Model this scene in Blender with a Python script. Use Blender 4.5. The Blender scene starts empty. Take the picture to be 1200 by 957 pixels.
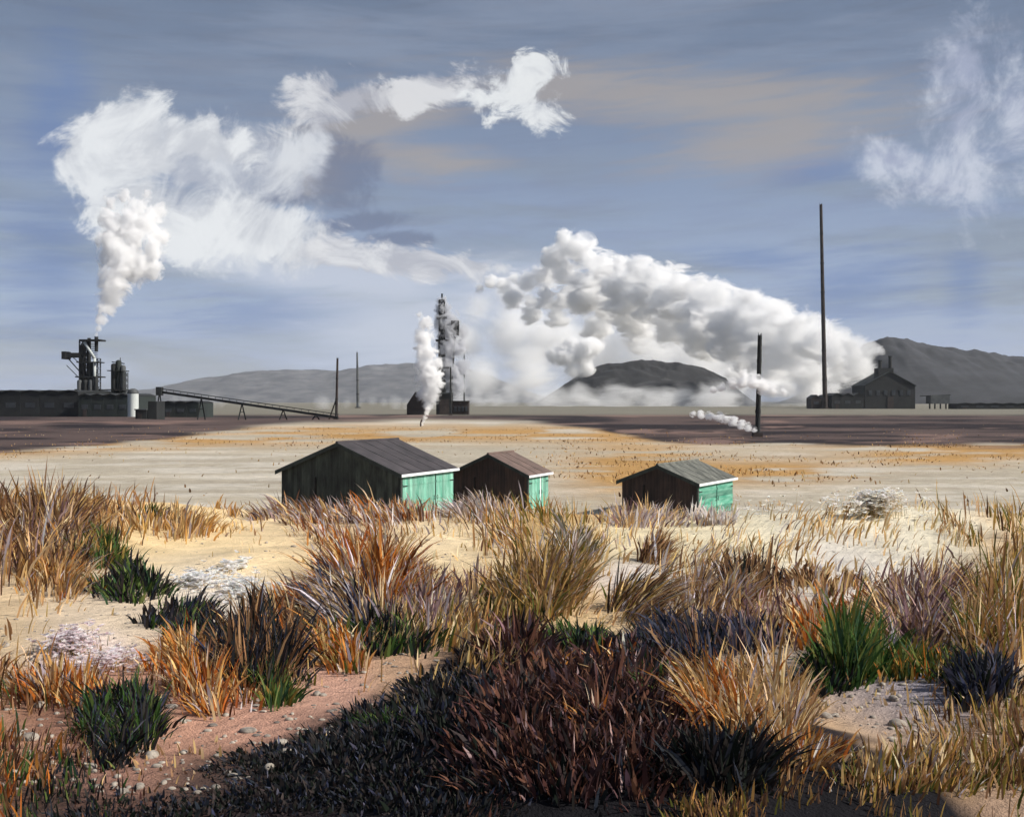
import bpy, bmesh, math, random
import numpy as np
from mathutils import Vector, Matrix
random.seed(7); RNG = np.random.default_rng(7)
F = 1287.0; H = 5.5; HZ = 470.0          # focal length in photo pixels, eye height, horizon row
scene = bpy.context.scene
COL = scene.collection

# ------------------------------------------------------------------ helpers
def lin(c):
    return tuple(((v/255)/12.92 if v/255 <= .04045 else ((v/255+.055)/1.055)**2.4) for v in c)
def link(o, parent=None):
    COL.objects.link(o)
    if parent is not None: o.parent = parent
    return o
def tag(o, label=None, cat=None, group=None, kind=None):
    if label: o['label'] = label
    if cat: o['category'] = cat
    if group: o['group'] = group
    if kind: o['kind'] = kind
    return o
def empty(name, loc, rz=0):
    o = bpy.data.objects.new(name, None); o.location = loc; o.rotation_euler = (0, 0, rz)
    o.empty_display_size = .5
    return link(o)
def at(X, Y, d):
    return Vector(((X-600)/F*d, d, H-(Y-HZ)/F*d))

class MB:
    """collects simple solids into ONE mesh"""
    def __init__(s): s.v = []; s.f = []
    def add(s, v, f):
        b = len(s.v); s.v += [tuple(p) for p in v]; s.f += [tuple(b+i for i in q) for q in f]; return s
    def box(s, c, size, rz=0, taper=1.0):
        x, y, z = [q/2 for q in size]; M = Matrix.Rotation(rz, 3, 'Z'); c = Vector(c)
        vs = [c + M @ Vector((sx*x*(taper if sz > 0 else 1), sy*y*(taper if sz > 0 else 1), sz*z))
              for sz in (-1, 1) for sx, sy in ((-1, -1), (1, -1), (1, 1), (-1, 1))]
        return s.add(vs, [(3, 2, 1, 0), (4, 5, 6, 7), (0, 1, 5, 4), (1, 2, 6, 5), (2, 3, 7, 6), (3, 0, 4, 7)])
    def tube(s, a, b, r0, r1=None, n=10, dome=False):
        r1 = r0 if r1 is None else r1
        a = Vector(a); b = Vector(b); d = (b-a).normalized()
        u = d.orthogonal().normalized(); w = d.cross(u)
        rings = [(a, r0), (b, r1)]
        if dome:
            rings += [(b + d*r1*.4, r1*.85), (b + d*r1*.65, r1*.45), (b + d*r1*.72, r1*.08)]
        vs = []; fs = []
        for p, r in rings:
            vs += [p + (u*math.cos(t*2*math.pi/n) + w*math.sin(t*2*math.pi/n))*r for t in range(n)]
        for k in range(len(rings)-1):
            for t in range(n):
                fs.append((k*n+t, k*n+(t+1) % n, (k+1)*n+(t+1) % n, (k+1)*n+t))
        fs.append(tuple(reversed(range(n)))); fs.append(tuple(range((len(rings)-1)*n, len(rings)*n)))
        return s.add(vs, fs)
    def gable(s, c, size, rise, rz=0):
        """box with a pitched roof, ridge along local y, c = base centre"""
        x, y, z = size[0]/2, size[1]/2, size[2]; M = Matrix.Rotation(rz, 3, 'Z'); c = Vector(c)
        pr = [(-x, 0), (x, 0), (x, z), (0, z+rise), (-x, z)]
        vs = [c + M @ Vector((px, sy*y, pz)) for sy in (-1, 1) for px, pz in pr]
        fs = [(0, 1, 2, 3, 4), (9, 8, 7, 6, 5)] + [((i+1) % 5, i, i+5, (i+1) % 5+5) for i in range(5)]
        return s.add(vs, fs)
    def build(s, name, m, parent=None, bevel=0, smooth=False):
        me = bpy.data.meshes.new(name); me.from_pydata(s.v, [], s.f)
        bm = bmesh.new(); bm.from_mesh(me); bmesh.ops.recalc_face_normals(bm, faces=bm.faces)
        bm.to_mesh(me); bm.free()
        if smooth:
            me.polygons.foreach_set('use_smooth', [True]*len(me.polygons))
        me.materials.append(m)
        o = bpy.data.objects.new(name, me); link(o, parent)
        if bevel:
            b = o.modifiers.new('bevel', 'BEVEL'); b.width = bevel; b.segments = 2
        return o

def mat(name):
    m = bpy.data.materials.new(name); m.use_nodes = True
    nt = m.node_tree; b = nt.nodes['Principled BSDF']
    return m, nt, b
def N(nt, typ, **kw):
    n = nt.nodes.new(typ)
    for k, v in kw.items(): setattr(n, k, v)
    return n
def simple(name, c1, c2, scale=1.0, rough=.85, stretch=(1, 1, 1), bump=.3, metallic=0, c3=None, coord='Object'):
    """weathered procedural surface: two tones broken by noise + bump"""
    m, nt, b = mat(name); L = nt.links
    tc = N(nt, 'ShaderNodeTexCoord'); mp = N(nt, 'ShaderNodeMapping'); mp.inputs['Scale'].default_value = stretch
    L.new(tc.outputs[coord], mp.inputs[0])
    no = N(nt, 'ShaderNodeTexNoise'); no.inputs['Scale'].default_value = scale; no.inputs['Detail'].default_value = 6
    no.inputs['Roughness'].default_value = .65
    L.new(mp.outputs[0], no.inputs['Vector'])
    cr = N(nt, 'ShaderNodeValToRGB'); e = cr.color_ramp
    e.elements[0].position = .35; e.elements[0].color = (*lin(c1), 1)
    e.elements[1].position = .65; e.elements[1].color = (*lin(c2), 1)
    if c3:
        x = e.elements.new(.75); x.color = (*lin(c3), 1)
    L.new(no.outputs['Fac'], cr.inputs[0]); L.new(cr.outputs[0], b.inputs['Base Color'])
    bp = N(nt, 'ShaderNodeBump'); bp.inputs['Strength'].default_value = bump; bp.inputs['Distance'].default_value = .05
    L.new(no.outputs['Fac'], bp.inputs['Height']); L.new(bp.outputs[0], b.inputs['Normal'])
    b.inputs['Roughness'].default_value = rough; b.inputs['Metallic'].default_value = metallic
    return m

# 2-D value noise
_T = np.random.default_rng(3).random((256, 256))
def vnoise(x, y):
    xi = np.floor(x).astype(int); yi = np.floor(y).astype(int); fx = x-xi; fy = y-yi
    fx = fx*fx*(3-2*fx); fy = fy*fy*(3-2*fy)
    a = _T[xi & 255, yi & 255]; b = _T[(xi+1) & 255, yi & 255]; c = _T[xi & 255, (yi+1) & 255]; d = _T[(xi+1) & 255, (yi+1) & 255]
    return (a*(1-fx)+b*fx)*(1-fy)+(c*(1-fx)+d*fx)*fy
def fbm(x, y, o=4):
    s = 0; a = .5; t = 0
    for k in range(o):
        s = s + a*vnoise(x*2**k+17.3*k, y*2**k+9.1*k); t += a; a *= .5
    return s/t
def sstep(a, b, x):
    t = np.clip((x-a)/(b-a), 0, 1); return t*t*(3-2*t)

# ------------------------------------------------------------------ terrain height
PY = np.array([-400, -60, -20, 0, 5, 10, 20, 28, 33, 40, 47, 55, 70, 120, 300, 20000.])
PZ = np.array([1.5, 3.5, 4.1, 3.85, 3.66, 3.3, 2.75, 2.48, 2.15, 1.0, 0.05, -.3, -.3, -.05, 0, 0])
def height(x, y):
    x = np.asarray(x, float); y = np.asarray(y, float)
    yy = y + 2.5*(fbm(x*.12+5, y*.02+3, 2)-.5)*sstep(12, 25, y)
    z = np.interp(yy, PY, PZ)
    dune = 1-sstep(34, 46, y)
    z = z + dune*((fbm(x*.22+1.3, y*.22+4.1, 3)-.5)*.55 + (fbm(x*1.1, y*1.1+8, 3)-.5)*.12)
    z = z + .34*np.exp(-((x-9.5)/3.2)**2-((y-27)/5)**2)
    z = z + .55*np.exp(-((x+11.5)/3.0)**2-((y-26)/6)**2)
    z = z + .36*np.exp(-(((x-.55)/1.5)**2)-((y-5.6)/1.0)**2)          # dark mound by the viewer
    far = sstep(50, 90, y)
    z = z + far*(fbm(x*.012+40, y*.03+11, 3)-.5)*.7*np.clip(y/150, 0, 1)
    # low dark embankments on the far side of the flats
    u = x/np.maximum(y, 1)
    emb = np.exp(-((y-225)/26)**2)*sstep(.07, .2, u)
    z = z + emb*(1.6*fbm(x*.03, y*.05, 3)+.2)
    emb2 = np.exp(-((y-270)/40)**2)*sstep(-.24, -.36, u)
    z = z + emb2*(1.4*fbm(x*.03+9, y*.05, 3)+.1)
    return z
_gx = np.arange(-48, 48.01, .12); _gy = np.arange(1.5, 63, .1); _GH = height(*np.meshgrid(_gx, _gy, indexing='ij'))
def hfast(x, y):
    u = np.clip((x+48)/.12, 0, len(_gx)-1.001); v = np.clip((y-1.5)/.1, 0, len(_gy)-1.001); i = u.astype(int); j = v.astype(int); u = u-i; v = v-j
    return (_GH[i, j]*(1-u)+_GH[i+1, j]*u)*(1-v)+(_GH[i, j+1]*(1-u)+_GH[i+1, j+1]*u)*v
def ground_hit(X, Y):
    """photo pixel -> point on the ground (used to lay plants out on the real dune)"""
    X = np.asarray(X, float); Y = np.asarray(Y, float)
    ys = np.geomspace(2.2, 60, 260); best = np.full(X.shape, 60.0); done = np.zeros(X.shape, bool)
    pd = None; pyv = None
    for yv in ys:
        d = (H-(Y-HZ)/F*yv) - hfast((X-600)/F*yv, np.full(X.shape, yv))
        if pd is not None:
            hit = (~done) & (d <= 0)
            t = pd/np.maximum(pd-d, 1e-6)
            best = np.where(hit, pyv+(yv-pyv)*t, best); done |= hit
        pd = d; pyv = yv
    x = (X-600)/F*best
    return x, best, hfast(x, best), done

# ------------------------------------------------------------------ ground colour
def C(*c): return np.array(lin(c))
SAND = C(222, 200, 165)
FG = [  # X, Y, reach, colour of the ground there
    (270, 640, 90, (232, 206, 160)), (330, 620, 60, (225, 200, 160)), (250, 690, 60, (222, 212, 200)), (110, 715, 70, (216, 196, 170)),
    (90, 760, 40, (214, 198, 198)), (210, 850, 110, (184, 140, 118)), (90, 830, 60, (150, 108, 88)), (120, 890, 60, (150, 112, 98)), (400, 805, 45, (192, 150, 130)),
    (310, 845, 50, (190, 146, 126)), (480, 790, 40, (196, 160, 130)), (525, 625, 60, (228, 206, 168)), (560, 660, 60, (214, 190, 150)),
    (400, 610, 50, (214, 185, 145)), (690, 715, 50, (214, 184, 140)), (740, 690, 50, (206, 196, 190)), (770, 630, 60, (224, 208, 172)),
    (860, 630, 60, (222, 210, 180)), (1040, 625, 80, (222, 212, 188)), (1000, 655, 60, (218, 210, 200)), (1060, 690, 40, (214, 200, 185)),
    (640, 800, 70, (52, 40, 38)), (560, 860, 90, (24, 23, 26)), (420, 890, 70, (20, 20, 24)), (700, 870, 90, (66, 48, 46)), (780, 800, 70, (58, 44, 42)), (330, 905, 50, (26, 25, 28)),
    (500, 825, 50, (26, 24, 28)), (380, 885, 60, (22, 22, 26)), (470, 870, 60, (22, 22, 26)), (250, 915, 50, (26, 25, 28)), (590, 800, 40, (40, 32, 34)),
    (840, 870, 60, (40, 34, 34)), (900, 830, 50, (150, 112, 80)), (1040, 830, 60, (164, 150, 146)), (1090, 800, 60, (120, 118, 130)), (1000, 860, 60, (176, 146, 112)), (1000, 920, 60, (150, 110, 90)), (1080, 890, 60, (128, 104, 76)),
    (920, 760, 60, (180, 160, 140)), (820, 720, 40, (150, 130, 110)), (460, 720, 50, (90, 80, 70)), (300, 770, 50, (110, 85, 60)),
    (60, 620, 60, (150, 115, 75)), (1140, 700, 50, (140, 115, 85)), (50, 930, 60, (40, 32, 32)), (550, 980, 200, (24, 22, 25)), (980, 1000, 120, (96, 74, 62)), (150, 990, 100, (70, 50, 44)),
    (-100, 700, 150, (205, 180, 145)), (1320, 700, 150, (205, 180, 145)), (-100, 900, 150, (170, 130, 105)), (1320, 900, 150, (150, 125, 105)),
    (200, 590, 60, (220, 190, 140)), (650, 620, 60, (190, 160, 110)), (940, 600, 50, (224, 214, 190)),
]
def ground_color(x, y, z):
    sy = np.maximum(y, 1.5)
    X = 600+F*x/sy; Y = HZ+F*(H-z)/sy
    # distort region outlines so they read as brushed / wind-blown
    X1 = X+60*(fbm(x*.5/np.maximum(1, y/20)+3, y*.5, 3)-.5); Y1 = Y+26*(fbm(x*.9/np.maximum(1, y/20), y*.7+7, 3)-.5)
    num = np.zeros(x.shape+(3,)); den = np.full(x.shape, 1e-9)
    for (cx, cy, r, c) in FG:
        w = np.exp(-(((X1-cx)/r)**2+((Y1-cy)/(r*.62))**2)*1.6)+1e-7/(1+((X1-cx)/200)**2+((Y1-cy)/200)**2)
        num += w[..., None]*C(*c); den += w
    fg = num/den[..., None]
    ex = x+.25+.5*(fbm(x*1.3, y*1.3+30, 4)-.5); ey = y+.35*(fbm(x*1.6+9, y*1.6, 4)-.5)
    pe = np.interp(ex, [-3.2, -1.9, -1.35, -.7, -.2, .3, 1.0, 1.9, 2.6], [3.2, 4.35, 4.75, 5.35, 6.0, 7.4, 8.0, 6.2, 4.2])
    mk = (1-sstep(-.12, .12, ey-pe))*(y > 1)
    near_black = C(20, 19, 23)+(C(44, 34, 36)-C(20, 19, 23))*sstep(.4, .7, fbm(x*2+3, y*2, 4))[..., None]  # near-black tone for the ground nearest the viewer, inside a curved edge
    fg = fg+(near_black-fg)*mk[..., None]
    # the flats: grey sand, ochre marsh grass streaks, dark brown slag/peat ground
    st = fbm(X*.012+3, Y*.3, 5); st2 = fbm(X*.009+20, Y*.5+5, 5)
    far = C(174, 164, 146)*np.ones(x.shape+(1,))
    far = far+(C(194, 186, 172)-far)*sstep(.45, .7, st2)[..., None]
    ochre = C(176, 138, 86)
    o = np.exp(-((Y-(508+14*((X-620)/550)**2))/10)**2)*sstep(.34, .56, st)*1.1
    o += np.exp(-((X-745)/85)**2-((Y-550)/30)**2)*sstep(.25, .5, st2)*1.4
    o += np.exp(-((X-905)/90)**2-((Y-553)/13)**2)*sstep(.3, .5, st)*1.3
    o += np.exp(-((Y-(505+25*((X-330)/330)**2))/9)**2)*sstep(.48, .64, st2)*(1-sstep(420, 560, X))*.7
    o += np.exp(-((X-1100)/110)**2-((Y-535)/10)**2)*sstep(.3, .5, st)*1.2
    far = far+(ochre-far)*np.clip(o, 0, 1)[..., None]
    brown = C(86, 72, 68); dk = C(42, 36, 38)
    jag = 10*(st-.5)+6*(st2-.5)
    lo = np.interp(X, [-300, 50, 200, 300, 360, 480, 620, 700, 780, 1300], [536, 528, 514, 500, 495, 492, 494, 503, 519, 523])+jag*np.interp(X, [200, 360, 640, 760], [1, .4, .4, 1])
    br = 1-sstep(lo-3, lo+3, Y)
    br = np.clip(br, 0, 1)
    bc = brown+(dk-brown)*np.clip(sstep(.42, .6, st2), 0, 1)[..., None]
    bc = bc + (C(120, 98, 90)-bc)*sstep(.62, .75, st)[..., None]
    far = far+(bc-far)*br[..., None]
    gg = 1-sstep(484, 488, Y)
    far = far+(C(120, 116, 104)-far)*gg[..., None]
    k = sstep(34, 44, y)[..., None]
    return fg*(1-k)+far*k

def make_ground():
    def axis(lo, hi, n, s):
        a = np.linspace(math.asinh(lo/s), math.asinh(hi/s), n); return np.sinh(a)*s
    xs = axis(-9000, 9000, 620, 5.0); ys = axis(-300, 14000, 700, 6.0)
    ys = np.where(np.abs(ys) < 0, ys, ys)
    Xg, Yg = np.meshgrid(xs, ys); Z = height(Xg, Yg)
    nx, ny = len(xs), len(ys)
    co = np.stack([Xg, Yg, Z], -1).reshape(-1, 3)
    i = np.arange((ny-1)*nx).reshape(ny-1, nx)[:, :-1].ravel()
    q = np.stack([i, i+1, i+nx+1, i+nx], 1)
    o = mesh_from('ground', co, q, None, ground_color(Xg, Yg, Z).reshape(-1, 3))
    return o
def mesh_from(name, co, quads, tris, col=None, col_name='Col', smooth=True):
    me = bpy.data.meshes.new(name)
    nq = 0 if quads is None else len(quads); ntt = 0 if tris is None else len(tris)
    me.vertices.add(len(co)); me.vertices.foreach_set('co', np.ascontiguousarray(co, dtype=np.float32).ravel())
    loops = []
    if nq: loops.append(quads.ravel())
    if ntt: loops.append(tris.ravel())
    lp = np.concatenate(loops).astype(np.int32)
    me.loops.add(len(lp)); me.loops.foreach_set('vertex_index', lp)
    st = np.concatenate([np.arange(nq)*4, nq*4+np.arange(ntt)*3]).astype(np.int32)
    me.polygons.add(nq+ntt); me.polygons.foreach_set('loop_start', st)
    if smooth: me.polygons.foreach_set('use_smooth', np.ones(nq+ntt, dtype=bool))
    me.update(calc_edges=True); me.validate()
    if col is not None:
        a = me.color_attributes.new(col_name, 'FLOAT_COLOR', 'POINT')
        c4 = np.ones((len(co), 4), np.float32); c4[:, :3] = np.clip(col, 0, 1)
        a.data.foreach_set('color', c4.ravel())
    o = bpy.data.objects.new(name, me); link(o)
    return o

def ground_material():
    m, nt, b = mat('wind_blown_sand'); L = nt.links
    vc = N(nt, 'ShaderNodeVertexColor', layer_name='Col')
    geo = N(nt, 'ShaderNodeNewGeometry')
    def noise(scale, st, det=6, rough=.6):
        mp = N(nt, 'ShaderNodeMapping'); mp.inputs['Scale'].default_value = st
        L.new(geo.outputs['Position'], mp.inputs[0])
        n = N(nt, 'ShaderNodeTexNoise'); n.inputs['Scale'].default_value = scale; n.inputs['Detail'].default_value = det
        n.inputs['Roughness'].default_value = rough
        L.new(mp.outputs[0], n.inputs['Vector']); return n.outputs['Fac']
    a = noise(1.3, (1, 1, 1)); a2 = noise(14, (1, 1, 1)); a3 = noise(.05, (.5, 2.2, 1)); a4 = noise(60, (1, 1, 1), 3)
    def mul(col, fac, lo, hi, fmin=.3, fmax=.7):
        mr = N(nt, 'ShaderNodeMapRange'); mr.inputs[1].default_value = fmin; mr.inputs[2].default_value = fmax
        mr.inputs[3].default_value = lo; mr.inputs[4].default_value = hi; L.new(fac, mr.inputs[0])
        v = N(nt, 'ShaderNodeVectorMath', operation='SCALE'); L.new(col, v.inputs[0]); L.new(mr.outputs[0], v.inputs['Scale']); return v.outputs[0]
    c = mul(vc.outputs['Color'], a, .82, 1.15); c = mul(c, a2, .86, 1.12); c = mul(c, a3, .85, 1.12); c = mul(c, a4, .9, 1.1)
    L.new(c, b.inputs['Base Color']); b.inputs['Roughness'].default_value = .95
    b.inputs['Specular IOR Level'].default_value = .15
    w = N(nt, 'ShaderNodeTexWave'); w.inputs['Scale'].default_value = 1.6; w.inputs['Distortion'].default_value = 7; w.inputs['Detail'].default_value = 3
    mpw = N(nt, 'ShaderNodeMapping'); mpw.inputs['Rotation'].default_value = (0, 0, .5); L.new(geo.outputs['Position'], mpw.inputs[0]); L.new(mpw.outputs[0], w.inputs['Vector'])
    ad = N(nt, 'ShaderNodeMath', operation='ADD'); L.new(a2, ad.inputs[0])
    ms = N(nt, 'ShaderNodeMath', operation='MULTIPLY'); L.new(w.outputs['Fac'], ms.inputs[0]); ms.inputs[1].default_value = .35; L.new(ms.outputs[0], ad.inputs[1])
    ad2 = N(nt, 'ShaderNodeMath', operation='ADD'); L.new(ad.outputs[0], ad2.inputs[0]); L.new(a4, ad2.inputs[1])
    bp = N(nt, 'ShaderNodeBump'); bp.inputs['Strength'].default_value = .6; bp.inputs['Distance'].default_value = .04
    L.new(ad2.outputs[0], bp.inputs['Height']); L.new(bp.outputs[0], b.inputs['Normal'])
    return m
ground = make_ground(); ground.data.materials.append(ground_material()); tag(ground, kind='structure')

# ------------------------------------------------------------------ plants
def plant_material(name, trans=.3):
    m, nt, b = mat(name); L = nt.links
    vc = N(nt, 'ShaderNodeVertexColor', layer_name='Col')
    L.new(vc.outputs['Color'], b.inputs['Base Color']); b.inputs['Roughness'].default_value = .8
    b.inputs['Specular IOR Level'].default_value = .1
    tr = N(nt, 'ShaderNodeBsdfTranslucent'); L.new(vc.outputs['Color'], tr.inputs['Color'])
    mx = N(nt, 'ShaderNodeMixShader'); mx.inputs[0].default_value = trans
    L.new(b.outputs[0], mx.inputs[1]); L.new(tr.outputs[0], mx.inputs[2])
    L.new(mx.outputs[0], nt.nodes['Material Output'].inputs['Surface'])
    return m
GRASS_M = plant_material('dry_grass_blades'); LEAF_M = plant_material('shrub_leaves', .2); PETAL_M = plant_material('pale_petals', .5)
PAL = {
    'ochre': [(186, 146, 90), (204, 170, 118), (164, 122, 72), (184, 138, 76), (140, 106, 70)],
    'rust': [(168, 96, 42), (188, 112, 46), (138, 76, 38), (198, 132, 66), (108, 68, 46)],
    'olive': [(112, 104, 48), (88, 90, 40), (140, 118, 58), (70, 76, 34), (160, 130, 70)],
    'green': [(62, 88, 40), (46, 72, 34), (84, 102, 50), (52, 76, 52), (96, 108, 60)],
    'dark': [(36, 38, 40), (50, 46, 44), (30, 36, 30), (60, 52, 50), (40, 44, 52)],
    'navy': [(52, 58, 78), (70, 72, 90), (42, 46, 60), (84, 84, 98), (50, 50, 58)],
    'brown': [(122, 90, 62), (100, 74, 54), (148, 112, 78), (86, 62, 48), (168, 132, 96)],
    'purple': [(128, 102, 106), (104, 80, 82), (150, 124, 124), (90, 68, 70), (168, 140, 134)],
    'maroon': [(78, 50, 46), (62, 42, 42), (96, 64, 52), (50, 36, 38), (112, 78, 62)],
    'lav': [(184, 174, 178), (158, 148, 152), (208, 202, 206), (136, 124, 122), (176, 156, 136)],
    'tan': [(206, 176, 130), (186, 154, 108), (220, 196, 156), (164, 132, 92), (214, 180, 120)],
    'cream': [(228, 210, 174), (216, 198, 160), (234, 222, 196), (200, 176, 136)],
    'white': [(246, 245, 243), (240, 241, 244), (232, 230, 228), (246, 244, 238)],
    'pink': [(224, 204, 208), (232, 220, 224), (206, 182, 188), (236, 230, 228)],
}
PALL = {k: np.array([lin(c) for c in v]) for k, v in PAL.items()}
class Blades:
    def __init__(s): s.co = []; s.q = []; s.t = []; s.c = []; s.n = 0
    def add(s, x, y, z, L, W, lx, ly, cr, ct, spread=1.0):
        """grass blades: curved tapering ribbons; lx, ly = lean of the tip as a share of the length"""
        n = len(x); ts = np.array([0, .38, .72, 1.0]); ws = np.array([.75, 1, .7, 0])
        ang = RNG.uniform(0, math.pi, n); wx = np.cos(ang); wy = np.sin(ang)*.7
        lean = np.sqrt(lx**2+ly**2); sc = 1/np.sqrt(1+.55*lean**2)
        P = []
        for k, t in enumerate(ts):
            s_ = (.35*t+.65*t*t)
            px = x+L*sc*lx*s_; py = y+L*sc*ly*s_; pz = z-.02+L*sc*(t-.22*np.minimum(lean, 1.5)*t**3)
            P.append((px, py, pz))
        V = []; Cc = []
        for k in range(3):
            px, py, pz = P[k]; h = W*ws[k]/2; c = cr+(ct-cr)*ts[k]
            V += [np.stack([px-wx*h, py-wy*h, pz], 1), np.stack([px+wx*h, py+wy*h, pz], 1)]; Cc += [c, c]
        V.append(np.stack(P[3], 1)); Cc.append(ct)
        co = np.stack(V, 1).reshape(-1, 3); col = np.stack(Cc, 1).reshape(-1, 3)
        b = s.n+np.arange(n)[:, None]*7
        s.q.append(np.concatenate([b+np.array([0, 1, 3, 2]), b+np.array([2, 3, 5, 4])])); s.t.append(b+np.array([4, 5, 6]))
        s.co.append(co); s.c.append(col); s.n += n*7
    def build(s, name, m):
        co = np.concatenate(s.co)
        org = co.mean(0) if name != 'dune_grass' else np.zeros(3)
        if name != 'dune_grass': org[2] = co[:, 2].min()
        o = mesh_from(name, co-org, np.concatenate(s.q), np.concatenate(s.t), np.concatenate(s.c))
        o.location = org
        o.data.materials.append(m); return o
def pick(pals, n):
    """random palette colours with small variation; pals = [(name, weight)]"""
    w = np.array([p[1] for p in pals], float); w /= w.sum()
    idx = RNG.choice(len(pals), n, p=w); out = np.zeros((n, 3))
    for i, (k, _) in enumerate(pals):
        mk = idx == i; a = PALL[k]; out[mk] = a[RNG.integers(0, len(a), mk.sum())]
    return out*RNG.uniform(.8, 1.2, (n, 1))*RNG.uniform(.95, 1.05, (n, 3))

def clump(bl, X, Y, rx, ry, n, hpx, lean, pals, wpx=3.0, fan=.5, tips=None, hvar=.35, curve=0):
    n = int(n*1.05); wpx *= 1.0; hpx *= .7; rx *= 1.05
    tot = sum(p[1] for p in pals)
    wpx *= .82; n = int(n*1.2)
    if pals[0][0] not in ('green', 'dark', 'navy', 'maroon'): pals = list(pals)+[('tan', tot*.16), ('lav', tot*.13), ('cream', tot*.06)]
    """n blades rooted on the dune inside the ellipse; sizes given as seen at that distance"""
    k = max(4, n//42)                                    # many small tussocks, each with its own lean and height
    r = np.sqrt(RNG.random(k)); a = RNG.uniform(0, 2*math.pi, k); kx = r*np.cos(a); ky = r*np.sin(a)
    kl = RNG.normal(0, .24, k); kh = RNG.uniform(.5, 1.12, k)*(1-.25*np.abs(kx)); ks = RNG.uniform(.12, .3, k)
    i = RNG.integers(0, k, n); gx, gy = RNG.normal(0, 1, n), RNG.normal(0, 1, n)
    ex = kx[i]+gx*ks[i]; ey = ky[i]+gy*ks[i]
    px = X+rx*ex; py = Y+ry*ey
    x, y, z, ok = ground_hit(px, py); ok &= y < 45
    x, y, z, ex, ey, i, gx = x[ok], y[ok], z[ok], ex[ok], ey[ok], i[ok], gx[ok]; n = len(x)
    if n == 0: return
    L = hpx*y/F*np.clip(RNG.normal(.95, hvar, n), .25, 1.7)*kh[i]; W = np.minimum(wpx*y/F, .05)*RNG.uniform(.45, 1.5, n)
    lx = lean+ex*fan*.55+gx*.16+kl[i]+RNG.normal(0, .14, n); ly = RNG.normal(0, .28, n)-.1*fan
    cr = pick(pals, n); ct = pick(tips, n) if tips else cr*RNG.uniform(.9, 1.35, (n, 1))
    bl.add(x, y, z, L, W, lx, ly, cr, ct)

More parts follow.
